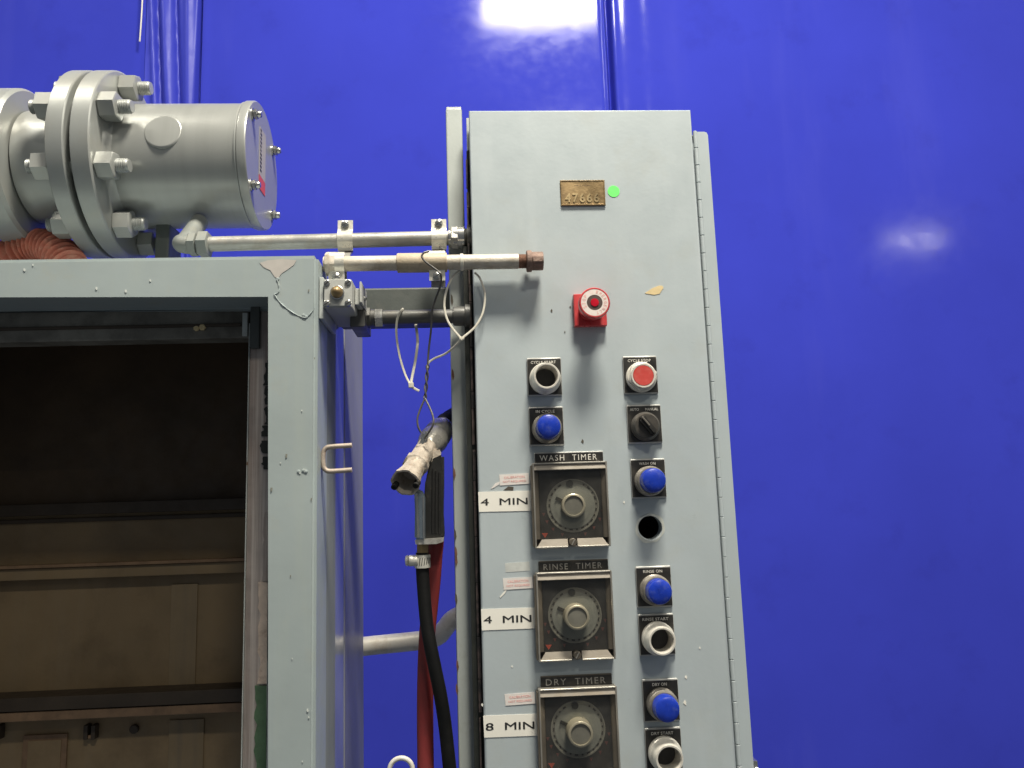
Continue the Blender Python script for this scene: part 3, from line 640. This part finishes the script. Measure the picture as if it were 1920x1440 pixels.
# torn gasket, bare primer and green tape between jamb and post
yg = YI-.003
def ragged(x0, x1, y0, y1, n, mt, nm):
    L = [(x0+random.uniform(-3.2, 3.2)-(y-y0)*.012, y) for y in [y0+(y1-y0)*k/n for k in range(n+1)]]
    MB().prism([at(px, py, yg) for px, py in L+[(x1-(y1-y0)*.012, y1), (x1, y0)]], (0, .0035, 0)).build(nm, mt, wm)
for y0, y1, x0 in ((680, 722, 500), (724, 758, 502), (762, 795, 501), (798, 818, 496), (826, 850, 494), (856, 880, 496)):
    ragged(x0-4, 516, y0, y1, 7, 'gasket', 'gasket_scrap')
ragged(495, 514, 960, 1090, 10, 'jamb', 'primer_strip'); ragged(487, 512, 1092, 1282, 16, 'peach', 'primer_strip'); ragged(480, 508, 1286, 1480, 16, 'greenpaint', 'green_tape')
# corner primer patch, weld seam and paint drips on the frame
flake(wm, [(487, 493), (503, 488), (530, 486), (556, 488), (551, 497), (540, 505), (528, 513), (521, 523), (515, 519), (507, 507), (494, 501)], YM-.0001, 'primer', label='pale primer patch where paint flaked off')
MB().tube([at(x, y, YM-.0004) for x, y in ((514, 552), (524, 566), (536, 577), (552, 588), (572, 596), (580, 590), (590, 578))], lambda t: .0007+.0003*math.sin(t*31), 8, 5).build('weld_seam', 'frame', wm)
MB().tube([at(x, y, YM-.0004) for x, y in ((519, 524), (523, 535), (522, 548), (514, 552))], lambda t: .0007+.0003*math.sin(t*23), 8, 5).build('weld_seam', 'frame', wm)
for x, y in ((569, 591), (574, 594), (521, 523), (560, 884), (569, 882), (574, 884)):
    q = at(x, y, YM); MB().lathe(q, (0, -1, 0), [(.0022, -.0005), (.0019, .0009), (0, .0016)], 8).build('paint_drip', 'frame', wm)
for x, y, s in ((46, 506, 3), (62, 497, 2), (282, 526, 2.4), (181, 541, 3), (236, 546, 3), (566, 770, 1.6), (571, 882, 3.4), (562, 886, 2.6), (526, 868, 1.6), (577, 1332, 3), (579, 1345, 2), (567, 1428, 1.6), (548, 1235, 1.3)):
    flake(wm, [(x-s*.5, y-s), (x+s*.4, y-s*.8), (x+s*.6, y+s*.6), (x, y+s*1.1), (x-s*.7, y+s*.3)], YM-.0005, 'palechip')
for x, y, s in ((537, 855, 4), (590, 672, 2), (584, 936, 2.6), (509, 918, 4), (545, 1080, 2), (579, 545, 2.6)):
    flake(wm, [(x-s*.4, y-s), (x+s*.5, y-s*.9), (x+s*.3, y+s*.7), (x-s*.4, y+s)], YM-.0005, 'darkchip')
# bent rod hook welded to the side of the post
yb = -.030; b0 = at(606, 839, yb)
X0 = XR+.003
zt_, zb_ = at(606, 838, yb).z, at(606, 884, yb).z; xe = at(660, 838, yb).x
MB().tube([(xe, yb, zt_+.001), (X0+.010, yb, zt_), (X0+.003, yb, zt_-.002), (X0, yb, zt_-.008), (X0, yb, zb_+.008), (X0+.003, yb, zb_+.002), (X0+.010, yb, zb_), (xe, yb, zb_+.001)], .0031, 12, 5).build('rod_hook', 'rod', wm, 'bent bare rod bracket on the side of the post')

# ------------------------------------------------------------------ flanged drum on top
YD = .15; c = at(350, 314, YD); CZD = c.z
drum = thing('flanged_drum', 'silver painted cylindrical housing bolted to pipe flanges on the machine top', 'pipe housing', (c.x, YD, CZD))
RB, RF, BC = .0935, .1405, .116
xcap = at(492, 315, YD).x; xf2 = at(163, 312, YD-RF).x; xf2l = at(124, 312, YD-RF).x; xf1 = at(113.5, 312, YD-RF).x; xf1l = at(77, 312, YD-RF).x
AX = (1, 0, 0); O = (0, YD, CZD)
MB().lathe(O, AX, [(RB, xf2-.001), (RB, xcap-.012)], 72).build('drum_shell', 'drum', drum)
rc = RB+.004
capo = MB().lathe(O, AX, [(RB-.004, xcap-.0135), (rc-.001, xcap-.0135), (rc, xcap-.012), (rc, xcap-.002), (rc-.0015, xcap), (0, xcap)], 72).build('end_cap', 'drum', drum)
MB().lathe(O, AX, [(RB+.0003, xcap-.0175), (RB+.0022, xcap-.017), (RB+.0022, xcap-.0145), (RB+.0003, xcap-.014)], 72).build('joint_ring', 'silver', drum)
for a in (42, 138, 222, 318):
    p = Vector((0, YD+.083*math.cos(R(a)), CZD+.083*math.sin(R(a))))
    MB().cyl((xcap, p.y, p.z), (xcap+.002, p.y, p.z), .0092, 18).hexa((xcap+.002, p.y, p.z), (xcap+.0085, p.y, p.z), .0074, .001).lathe((xcap+.0085, p.y, p.z), (1, 0, 0), [(.0056, 0), (.0054, .003), (.0040, .0052), (0, .006)], 14).build('cap_nut', 'chrome', capo)
MB().box(xcap+.0002, xcap+.0006, YD-.020, YD+.016, CZD-.020, CZD+.058).build('cap_label', 'labelwhite', capo)
MB().box(xcap+.0003, xcap+.0007, YD-.020, YD+.016, CZD-.042, CZD-.0205).build('red_label', 'labelred', capo)
b = MB()
for k in range(11):
    z = CZD+.052-k*.0065; b.box(xcap+.0004, xcap+.0009, YD-.017, YD-.017+random.uniform(.006, .010), z, z+.0035)
b.build('label_print', 'ink', capo)
# boss
a = R(9); nv = Vector((0, -math.cos(a), math.sin(a))); xb = at(304, 255, YD-RB).x
MB().lathe(Vector((xb, YD, CZD)), nv, [(.0276, RB-.012), (.0274, RB-.0014), (.0262, RB-.0002), (.0245, RB+.0004), (0, RB+.0005)], 40).build('boss', 'drum', drum)
# weld fillet, flanges
MB().lathe(O, AX, [(RB, xf2+.010), (RB+.002, xf2+.006), (RB+.006, xf2+.002), (RB+.009, xf2)], 72, jit=lambda k, r: 1+.004*math.sin(k*2.7)).build('weld_fillet', 'silver', drum)
def flange(xa, xb_, nm='flange'):
    MB().lathe(O, AX, [(.05, xa), (RF-.003, xa), (RF-.0015, xa+.0006), (RF, xa+.002), (RF, xb_-.002), (RF-.0015, xb_-.0006), (RF-.003, xb_), (.05, xb_)], 96).build(nm, 'silver', drum)
flange(xf2l, xf2); flange(xf1l, xf1)
MB().lathe(O, AX, [(RF-.02, xf1-.001), (RF-.02, xf2l+.001)], 64).build('flange_gasket', 'rubber', drum)
nn = ns = None
for k in range(8):
    a = R(22.5+45*k); y, z = YD+BC*math.cos(a), CZD+BC*math.sin(a)
    if nn is None:
        nn = MB().hexa((xf2, y, z), (xf2+.0255, y, z), .0205, .002, .4).build('hex_nut', 'silver', drum, loc=(xf2, y, z))
        nb = MB().hexa((xf1l, y, z), (xf1l-.026, y, z), .0205, .002, .4).build('hex_nut', 'silver', drum, loc=(xf1l, y, z))
        pr = [(0, xf1l-.037), (.0095, xf1l-.036)]
        x = xf1l-.035
        while x < xf1l-.02: pr += [(.0102, x), (.0092, x+.0012)]; x += .0024
        pr += [(.0098, xf1l-.02), (.0098, xf2+.02)]; x = xf2+.025
        while x < xf2+.040: pr += [(.0102, x), (.0091, x+.0012)]; x += .0024
        pr += [(.0088, x+.001), (0, x+.0012)]
        ns = MB().lathe((0, y, z), AX, pr, 18).build('stud', 'silver', drum, loc=(xf2, y, z))
    else:
        for s, l in ((nn, (xf2, y, z)), (nb, (xf1l, y, z)), (ns, (xf2, y, z))):
            o = s.copy(); S.collection.objects.link(o); o.parent = drum; o.location = Vector(l)-drum.location
            if s is not ns: o.rotation_euler.x = random.uniform(-.4, .4)
# pipe to the left and its far flange
xp = at(14, 330, YD-.08).x
MB().lathe(O, AX, [(.081, xf1l+.001), (.081, xp+.028), (.084, xp+.02), (.084, xp+.002), (.081, xp)], 64).build('pipe_section', 'silver', drum)
MB().lathe(O, AX, [(.05, xp-.05), (.112, xp-.05), (.116, xp-.046), (.116, xp-.006), (.112, xp-.001), (.05, xp-.001)], 72).build('far_flange', 'silver', drum)
MB().box(xp-.20, xp-.051, YD-.085, YD+.085, CZD-.085, CZD+.085, .03, 4).build('pump_body', 'silver', drum)
MB().box(xf2+.040, xf2+.062, YD-.004, YD+.05, ZT-.014, CZD-RB+.004, .004).build('saddle', 'beam', drum)

# orange corrugated tube lying under the pipe
b = MB(); p0, p1 = at(-30, 478, .16), at(128, 462, .10); n = 15; pts = []; 
L = smoothpath([at(-60, 500, .22), at(10, 484, .18), at(66, 462, .16), at(104, 468, .14), at(132, 500, .12)], 60)
b.tube(L, lambda t: .0230+.0036*math.sin(t*125), 22, 1, sm=False)
tag(b.build('corrugated_tube', 'corr'), 'orange red corrugated tube on the machine top under the pipe', 'hose')

# ------------------------------------------------------------------ conduits
Y1 = .037
p = at(640, 450, Y1); z1c = p.z; r1 = .0104
xs, xe = at(352, 450, Y1).x, at(884, 447, Y1).x
c1 = thing('conduit', 'grey galvanised conduit running from the drum elbow to the cabinet', 'conduit', (xs, Y1, z1c))
tl_ = .004
MB().tube([(xs, Y1, z1c-tl_), (xe-.02, Y1, z1c+.001)], r1, 20, sm=False).build('pipe', 'galv', c1)
xn = at(355, 452, Y1).x; xn2 = at(394, 452, Y1).x
MB().hexa((xn, Y1, z1c-tl_), (xn+.012, Y1, z1c-tl_), .0165, .0015).hexa((xn+.013, Y1, z1c-tl_), (xn2, Y1, z1c-tl_), .0185, .0015).build('compression_nut', 'elbowgrey', c1)
xc_ = at(334, 445, Y1).x
MB().tube([(xn+.002, Y1, z1c-tl_), (xc_+.012, Y1, z1c-tl_), (xc_+.003, Y1+.006, z1c+.000), (xc_, Y1+.030, z1c+.012), (xc_, Y1+.085, z1c+.060)], .0126, 18).build('elbow', 'elbowgrey', c1)
xa = at(841, 447, Y1).x
MB().lathe((0, Y1, z1c+.001), AX, [(.008, xa), (.0135, xa), (.0135, xa+.006), (.0150, xa+.0065), (.0158, xa+.022), (.013, xa+.024), (.012, xa+.027)], 28).build('connector', 'chrome', c1)
MB().hexa((xa+.0035, Y1, z1c+.001), (xa+.014, Y1, z1c+.001), .0172, .0012, .3).build('connector_nut', 'galv', c1)
MB().lathe((0, Y1, z1c+.001), AX, [(.008, xa+.026), (.0165, xa+.026), (.0175, xa+.028), (.0175, xe-.0005), (.008, xe)], 24, jit=lambda k, r: 1+(.04 if k % 4 < 2 else 0)).build('lock_nut', 'darkpipe', c1)

Y2 = -.0205
p = at(700, 494, Y2); z2c = p.z; r2c = .0100
xs, xe = at(588, 496, Y2).x, at(972, 489, Y2).x
c2 = thing('conduit', 'dusty conduit with coupling and rusty capped end crossing the cabinet front', 'conduit', (xs, Y2, z2c))
MB().tube([(XR+.001, Y2, z2c), (at(746, 494, Y2).x, Y2, z2c)], r2c, 20, sm=False).build('pipe', 'dustpipe', c2)
MB().tube([(at(838, 492, Y2).x-.003, Y2, z2c), (xe, Y2, z2c)], r2c, 20, sm=False).build('pipe', 'dustpipe', c2)
xa, xb_ = at(745, 494, Y2).x, at(838, 492, Y2).x
MB().lathe((0, Y2, z2c), AX, [(.009, xa), (.0124, xa), (.013, xa+.001), (.013, xb_-.001), (.0124, xb_), (.009, xb_)], 28).build('coupling', 'coupl', c2)
xg = at(987, 489, Y2).x; xh = at(1018, 488, Y2).x
pr = []; x = xe-.002
while x < xg+.001: pr += [(.0098, x), (.0089, x+.0009)]; x += .0018
MB().lathe((0, Y2, z2c), AX, pr, 22).build('threaded_end', 'rust', c2)
MB().lathe((0, Y2, z2c), AX, [(.008, xg), (.0135, xg), (.0145, xg+.001), (.0145, xg+.0065), (.0125, xg+.0070), (.0125, xh-.001), (.0118, xh), (0, xh)], 28).build('pipe_cap', 'rustcap', c2)
MB().obox(((xg+xh)/2+.003, Y2-.0122, z2c-.001), (1, 0, 0), (0, 1, 0), (0, 0, 1), .014, .003, .0085, .001, 1).build('cap_flat', 'rustcap', c2)
x = XR+.004; MB().lathe((0, Y2, z2c), AX, [(.008, x), (.0150, x), (.0155, x+.004), (.0128, x+.006), (.0125, x+.012), (.009, x+.012)], 22, jit=lambda k, r: 1+.05*math.sin(k*2.3)).build('end_fitting', 'dustpipe', c2)

Y3 = .03
p = at(800, 594, Y3); z3c = p.z
xs, xe = at(686, 592, Y3).x, at(882, 590, Y3).x
c3 = thing('conduit', 'dark grey conduit from the limit switch to the cabinet below the capped one', 'conduit', (xs, Y3, z3c))
MB().tube([(at(715, 594, Y3).x, Y3, z3c), (xe-.004, Y3, z3c)], .0098, 20, sm=False).build('pipe', 'darkpipe', c3)
x = at(688, 592, Y3).x
MB().hexa((x, Y3, z3c), (x+.006, Y3, z3c), .0145, .001).lathe((0, Y3, z3c), AX, [(.008, x+.006), (.0115, x+.006), (.0115, x+.011), (.008, x+.011)], 20).build('connector', 'darkpipe', c3)
MB().hexa((x+.011, Y3, z3c), (x+.023, Y3, z3c), .0138, .001, .25).build('connector_nut', 'chrome', c3)
MB().lathe((0, Y3, z3c), AX, [(.009, xe-.024), (.0125, xe-.024), (.0135, xe-.022), (.0135, xe-.008), (.0165, xe-.007), (.0165, xe-.0005), (.009, xe)], 24).build('lock_nut', 'darkpipe', c3)

# straps that tie the two upper conduits together
def strap(px1, px2, label):
    x1c, x2c = at(px1, 450, Y1-.012).x, at(px2, 494, Y2-.012).x; hw = .0105
    t = thing('pipe_strap', label, 'pipe strap', (x1c, Y1, z1c+.03), 'zinc straps on the conduits')
    def hump(y, z, r, up, dn):
        P = [(y-.004, z+up), (y-.004, z+r+.004)]
        P += [(y-(r+.0013)*math.cos(R(a)), z+(r+.0013)*math.sin(R(a))) for a in (62, 45, 25, 0, -25, -45, -62)]
        return P+[(y-.004, z-r-.004), (y-.004, z-dn)]
    MB().strip(hump(Y1, z1c, r1, .027, .017), x1c-hw, x1c+hw, .0018).build('upper_strap', 'zinc', t)
    MB().strip(hump(Y2, z2c, r2c, .015, .026), x2c-hw, x2c+hw, .0018).build('lower_strap', 'zinc', t)
    xm = (x1c+x2c)/2
    MB().strip([(Y1+.012, z1c+.024), (Y1+.013, z1c-.013), (Y1-.01, z1c-.024), (Y2+.035, z2c+.018), (Y2+.013, z2c+.013), (Y2+.013, z2c-.030)], xm-hw+.001, xm+hw-.001, .003).build('strut', 'galv', t)
    for x, y, z in ((x1c, Y1-.005, z1c+.021), (x2c, Y2-.005, z2c-.0195)):
        MB().lathe((x, y, z), (0, -1, 0), [(.0042, -.02), (.0042, 0), (.0056, .0005), (.0052, .003), (.003, .0042), (0, .0045)], 16).build('screw', 'chrome', t)
        MB().obox((x, y-.0045, z), (.9, 0, .4), (0, 1, 0), (-.4, 0, .9), .008, .0006, .001).build('screw_slot', 'darkpipe', t)
strap(646, 629, 'bright zinc conduit strap nearest the machine corner post')
strap(823, 819, 'bright zinc conduit strap with wire, nearest the cabinet')

# dark cross beam between machine and post
za, zb = at(750, 541, .10).z, at(750, 617, .14).z
o = MB().box(XR+.0005, PX0+.012, .093, .14, zb, za, .004, 3).build('cross_beam', 'beam'); tag(o, 'dark grey green box beam joining the machine to the steel post', 'beam')

# ------------------------------------------------------------------ limit switch
ys0, ys1 = -.052, .062
q0, q1 = at(607, 524, ys0), at(660, 576, ys0)
sw = thing('limit_switch', 'small grey limit switch with brass plunger beside the corner post', 'switch', (q0.x, 0, q1.z))
MB().box(q0.x, q1.x, ys0, ys1, q1.z, q0.z, .002).build('switch_body', 'swpaint', sw)
MB().box(q0.x+.001, q1.x-.001, ys0-.0035, ys0-.0002, q1.z+.0008, q0.z-.0008, .0012).build('switch_head', 'swpaint', sw)
for px, py in ((613, 531), (652.5, 530), (613, 569), (652.5, 568.5)):
    c = at(px, py, ys0-.0035)
    s = MB().lathe(c, (0, -1, 0), [(.0042, -.001), (.0040, .0012), (.0030, .0018), (0, .0019)], 18).build('corner_screw', 'chrome', sw)
    aa = random.uniform(.5, 1.1); MB().obox((c.x, c.y-.0018, c.z), (math.cos(aa), 0, math.sin(aa)), (0, 1, 0), (-math.sin(aa), 0, math.cos(aa)), .0068, .0008, .0014).build('screw_slot', 'ink', s)
c = at(632.5, 549, ys0-.004)
MB().lathe(c, (0, -1, 0), [(.0090, 0), (.0090, .0015), (.0080, .002), (.0076, .002)], 24).build('plunger_collar', 'chrome', sw)
MB().lathe(c, (0, -1, 0), [(.0074, 0), (.0074, .006), (.0060, .0095), (.003, .0118), (0, .0124)], 24).build('brass_plunger', 'brass', sw)
MB().box(XR+.0006, q0.x-.0004, ys0+.001, ys1-.02, at(604, 597, ys0).z, at(604, 519, ys0).z, .001).build('mounting_plate', 'edge', sw)
w0, w1 = at(661, 535, -.03), at(679, 571, -.03)
MB().box(q1.x+.0004, w1.x-.003, -.030, .015, w1.z, w0.z-.004, .0012).box(w1.x-.003, w1.x, -.034, .018, w1.z+.002, w0.z+.004, .001).build('side_cover', 'swpaint', sw)
MB().lathe((w1.x, -.012, (w0.z+w1.z)/2), AX, [(.003, -.001), (.003, .003), (0, .004)], 12).build('cover_screw', 'chrome', sw)
MB().box(q1.x-.010, q1.x+.010, ys0+.05, ys1+.004, q1.z-.014, q1.z+.010, .002).build('conduit_hub', 'darkpipe', sw)

# ------------------------------------------------------------------ zip ties and wires
def Z(l): return [at(px, py, y) for px, py, y in l]
z = thing('zip_tie', 'short looped white cable tie hanging from the dark conduit', 'cable tie', at(750, 583, .015), 'white cable ties')
MB().tube(Z([(756, 580, .03), (752, 583, .014), (745, 598, .014), (743, 622, .014), (746, 650, .014), (752, 678, .014), (761, 705, .014), (770, 722, .014)]), .0022, 8, flat=.5).build('loop', 'zip', z)
MB().tube(Z([(778, 598, .046), (780, 612, .044), (783, 640, .035), (779, 675, .025), (773, 705, .017), (770, 722, .014)]), .0019, 8, flat=.5).build('loop', 'zip', z)
c = at(771, 723, .013); MB().box(c.x-.0035, c.x+.0035, c.y-.003, c.y+.003, c.z-.003, c.z+.004, .001).build('head', 'zip', z)
MB().tube(Z([(771, 724, .014), (778, 729, .014), (786, 733, .014)]), .0017, 8, flat=.5).build('tail', 'zip', z)
z = thing('zip_tie', 'long white cable tie loop hanging round the capped conduit before the cabinet edge', 'cable tie', at(866, 500, -.04), 'white cable ties')
yz = -.012
MB().tube(Z([(862, 508, yz), (848, 520, yz), (837, 545, yz), (833, 572, yz), (838, 598, yz), (850, 618, yz), (865, 635, yz)]), .0015, 8, flat=.6).build('loop', 'zip', z)
MB().tube(Z([(890, 511, yz), (900, 522, yz), (908, 545, yz), (909, 565, yz), (904, 590, yz), (890, 614, yz), (865, 635, yz)]), .0015, 8, flat=.6).build('loop', 'zip', z)
c = at(866, 635, yz-.001); MB().obox(c, (1, 0, 1), (0, 1, 0), (-1, 0, 1), .006, .004, .005, .001).build('head', 'zip', z)
MB().tube(Z([(865, 636, yz), (850, 652, 0), (834, 664, .01), (815, 672, .012), (804, 680, .012), (801, 690, .012)]), .0015, 8, flat=.6).build('tail', 'zip', z)
xr = at(866, 491, Y2-.01).x
MB().lathe((0, Y2, z2c), AX, [(r2c+.0003, xr-.0022), (r2c+.0014, xr-.0018), (r2c+.0014, xr+.0018), (r2c+.0003, xr+.0022)], 28, closed=True).build('band', 'zip', z)
wi = thing('wire', 'thin grey wire twisted from the conduit strap down to the spray gun', 'wire', at(822, 480, -.04))
yw = -.042
MB().tube(Z([(806, 439, .06), (812, 441, .055), (816, 452, .05), (822, 461, .04), (834, 469, .0)]), .0011, 8).build('wire_end', 'wire', wi)
MB().tube(Z([(805, 471, yw), (795, 474, yw-.002), (791, 481, yw-.002), (797, 490, yw-.002), (810, 500, yw-.001), (822, 509, yw), (827, 516, yw), (826, 535, yw+.02), (817, 560, .0), (810, 585, .005), (808, 620, .01), (804, 655, .012), (802, 685, .012)]), .0014, 8).build('wire_strand', 'wire', wi)
for ph in (0, math.pi):
    L = []
    for k in range(25):
        t = k/24; q = at(802-5*t, 685+62*t, .012); a = t*9.5+ph; L.append(q+Vector((math.cos(a)*.0015, math.sin(a)*.0015, 0)))
    MB().tube(L, .0012, 8, 2).build('twisted_strand', 'wire', wi)
MB().tube(Z([(797, 747, .012), (790, 762, .012), (783, 783, .012), (784, 800, .012), (790, 812, .014)]), .0013, 8).build('wire_loop', 'wire', wi)
MB().tube(Z([(797, 747, .012), (806, 765, .008), (812, 782, .004), (812, 796, .002), (803, 812, .008), (796, 822, .014)]), .0013, 8).build('wire_loop', 'wire', wi)

# ------------------------------------------------------------------ spray gun and hoses
gun = thing('spray_gun', 'worn silver and black air gun hanging on a wire beside the post', 'spray gun', at(800, 1020, .03))
A, B = at(760, 905, -.03), at(800, 838, .045)
ax = (A-B).normalized(); Lg = (A-B).length
MB().lathe(B, ax, [(.010, -.004), (.0135, 0), (.0140, Lg*.42), (.0165, Lg*.46), (.0168, Lg*.55), (.0150, Lg*.57), (.0135, Lg*.60), (.0150, Lg*.80), (.0188, Lg), (.0165, Lg+.0005), (.0148, Lg*.96), (.0115, Lg*.72), (0, Lg*.70)], 28,
           jit=lambda k, r: 1+.035*math.sin(k*1.7)+.02*math.sin(k*3.1)).build('nozzle', 'gunwhite', gun)
u = ax.cross(Vector((0, 0, 1))).normalized()
for s, off in ((1, .004), (-1, .003)):
    q = A+u*s*.0145-Vector((0, 0, off)); MB().lathe(q-ax*.006, ax, [(.0045, 0), (.0040, .009), (.0026, .0095), (0, .008)], 10).build('nozzle_prong', 'rubber', gun)
C1, C2 = at(800, 842, .050), at(832, 799, .118)
a2 = (C2-C1).normalized(); L2 = (C2-C1).length
MB().lathe(C1, a2, [(0, -.008), (.010, -.006), (.0150, .002), (.0185, L2*.22), (.0205, L2*.34), (.0205, L2*.44), (.0178, L2*.48), (.0178, L2*.54), (.0200, L2*.58), (.0200, L2*.80), (.0165, L2*.88), (.0145, L2), (0, L2)], 28).build('gun_head', 'gunmetal', gun)
MB().lathe(C2, a2, [(.011, -.003), (.0152, 0), (.0152, .014), (.0135, .016), (.0125, .030), (.009, .05), (0, .05)], 24).build('end_cap', 'rubber', gun)
MB().obox(at(793, 832, .03), (1, 0, 0), (0, 1, 0), (.3, 0, 1), .009, .012, .034, .003).build('hanging_lug', 'chrome', gun)
b = MB().prism([at(px, py, .030) for px, py in ((794, 846), (822, 838), (829, 852), (826, 874), (806, 886), (797, 872))], (0, .02, 0)); bmesh.ops.bevel(b.bm, geom=b.bm.edges[:], offset=.0035, segments=2, affect='EDGES')
b.build('gun_body', 'gunwhite', gun)
b = MB()
G = [(806, 862), (832, 850), (832, 905), (831, 960), (833, 1000), (832, 1013), (790, 1017), (793, 960), (797, 905)]
b.prism([at(px, py, .022) for px, py in G], (0, .028, 0)); bmesh.ops.bevel(b.bm, geom=b.bm.edges[:], offset=.004, segments=2, affect='EDGES')
grip = b.build('grip', 'gungrip', gun)
for k in range(3):
    MB().tube([at(812+k*6, 880+k*3, .0215), at(811+k*6.5, 1000, .0215)], .0016, 8, sm=False).build('grip_rib', 'rubber', grip)
b = MB(); b.prism([at(px, py, .010) for px, py in ((776, 919), (790, 917), (797, 930), (797, 1013), (777, 1011), (778, 960))], (0, .012, 0)); bmesh.ops.bevel(b.bm, geom=b.bm.edges[:], offset=.002, segments=2, affect='EDGES')
b.build('trigger', 'trigger', gun)
MB().tube([at(781, 925, .0095), at(784, 1008, .0095)], .0018, 8, sm=False).tube([at(793.5, 932, .0095), at(794.5, 1010, .0095)], .0013, 8, sm=False).build('trigger_edge', 'chrome', gun)
b = MB(); b.prism([at(px, py, .012) for px, py in ((778, 1012), (832, 1008), (831, 1016), (818, 1020), (779, 1021))], (0, .034, 0)); b.build('grip_base', 'gunmetal', gun)
YH = .028
q0, q1 = at(793, 1018, YH), at(792, 1042, YH); MB().hexa(q0, q1, .0085, .001).build('brass_nut', 'brass', gun)
hp = [(792, 1036, YH), (792, 1066, YH), (794, 1100, YH), (799, 1160, YH-.002), (806, 1205, YH-.004), (815, 1250, YH-.004), (827, 1310, YH), (835, 1365, YH+.006), (843, 1440, YH+.01), (852, 1540, YH+.02), (858, 1640, YH+.02)]
bh = thing('air_hose', 'black rubber air hose hanging from the spray gun over the red hose', 'hose', at(792, 1040, YH), 'hoses below the spray gun')
MB().tube(Z(hp), .0086, 20).build('hose_tube', 'hose', bh)
q0, q1 = at(792, 1040, YH), at(792.5, 1065, YH); dq = (q1-q0)
cl = MB().lathe(q0, dq, [(.0088, 0), (.0106, .0004), (.0106, dq.length-.0004), (.0088, dq.length)], 32, closed=True).build('hose_clamp', 'zinc', bh)
for k in range(9):
    aa = R(-90+(k-4)*17); ww = Vector((math.cos(aa), math.sin(aa), 0)); m_ = (q0+q1)/2
    MB().obox(m_+ww*.0107, ww, (-ww.y, ww.x, 0), (.15, 0, 1), .0004, .0009, .010).build('clamp_slot', 'ink', cl)
q = at(772, 1051, YH-.004); MB().cyl((q.x-.005, q.y, q.z), (q.x+.009, q.y, q.z), .0075, 14, .002).lathe((q.x-.005, q.y, q.z), (-1, 0, 0), [(.0075, 0), (.006, .003), (0, .004)], 12).build('clamp_screw', 'zinc', cl)
rp = [(818, 1012, .056), (815, 1040, .056), (812, 1080, .056), (806, 1140, .056), (801, 1190, .056), (798, 1260, .056), (797, 1340, .056), (798, 1440, .056), (800, 1640, .056)]
rh = MB().tube(Z(rp), .0108, 22).build('red_hose', 'redhose'); tag(rh, 'dull red rubber hose hanging straight behind the black hose', 'hose', 'hoses below the spray gun')

# bent pipe behind
YP = .47
bp = MB().tube(Z([(560, 1222, YP), (640, 1217, YP), (700, 1210, YP), (760, 1204, YP), (800, 1199, YP), (822, 1192, YP-.005), (836, 1176, YP-.01), (848, 1162, YP-.012), (870, 1152, YP-.015), (900, 1150, YP-.02)]), .0168, 24).build('bent_pipe', 'bentpipe')
tag(bp, 'dusty grey bent pipe running behind the hoses from machine to post', 'pipe')
q = at(752, 1444, .03)
rg = MB()
rg.tube([q+Vector((math.cos(R(a))*.0145, 0, math.sin(R(a))*.0145)) for a in range(-60, 241, 15)], .0031, 12, 3)
tag(rg.build('ring_hook', 'white'), 'open white metal ring at bottom edge left of the red hose', 'ring')
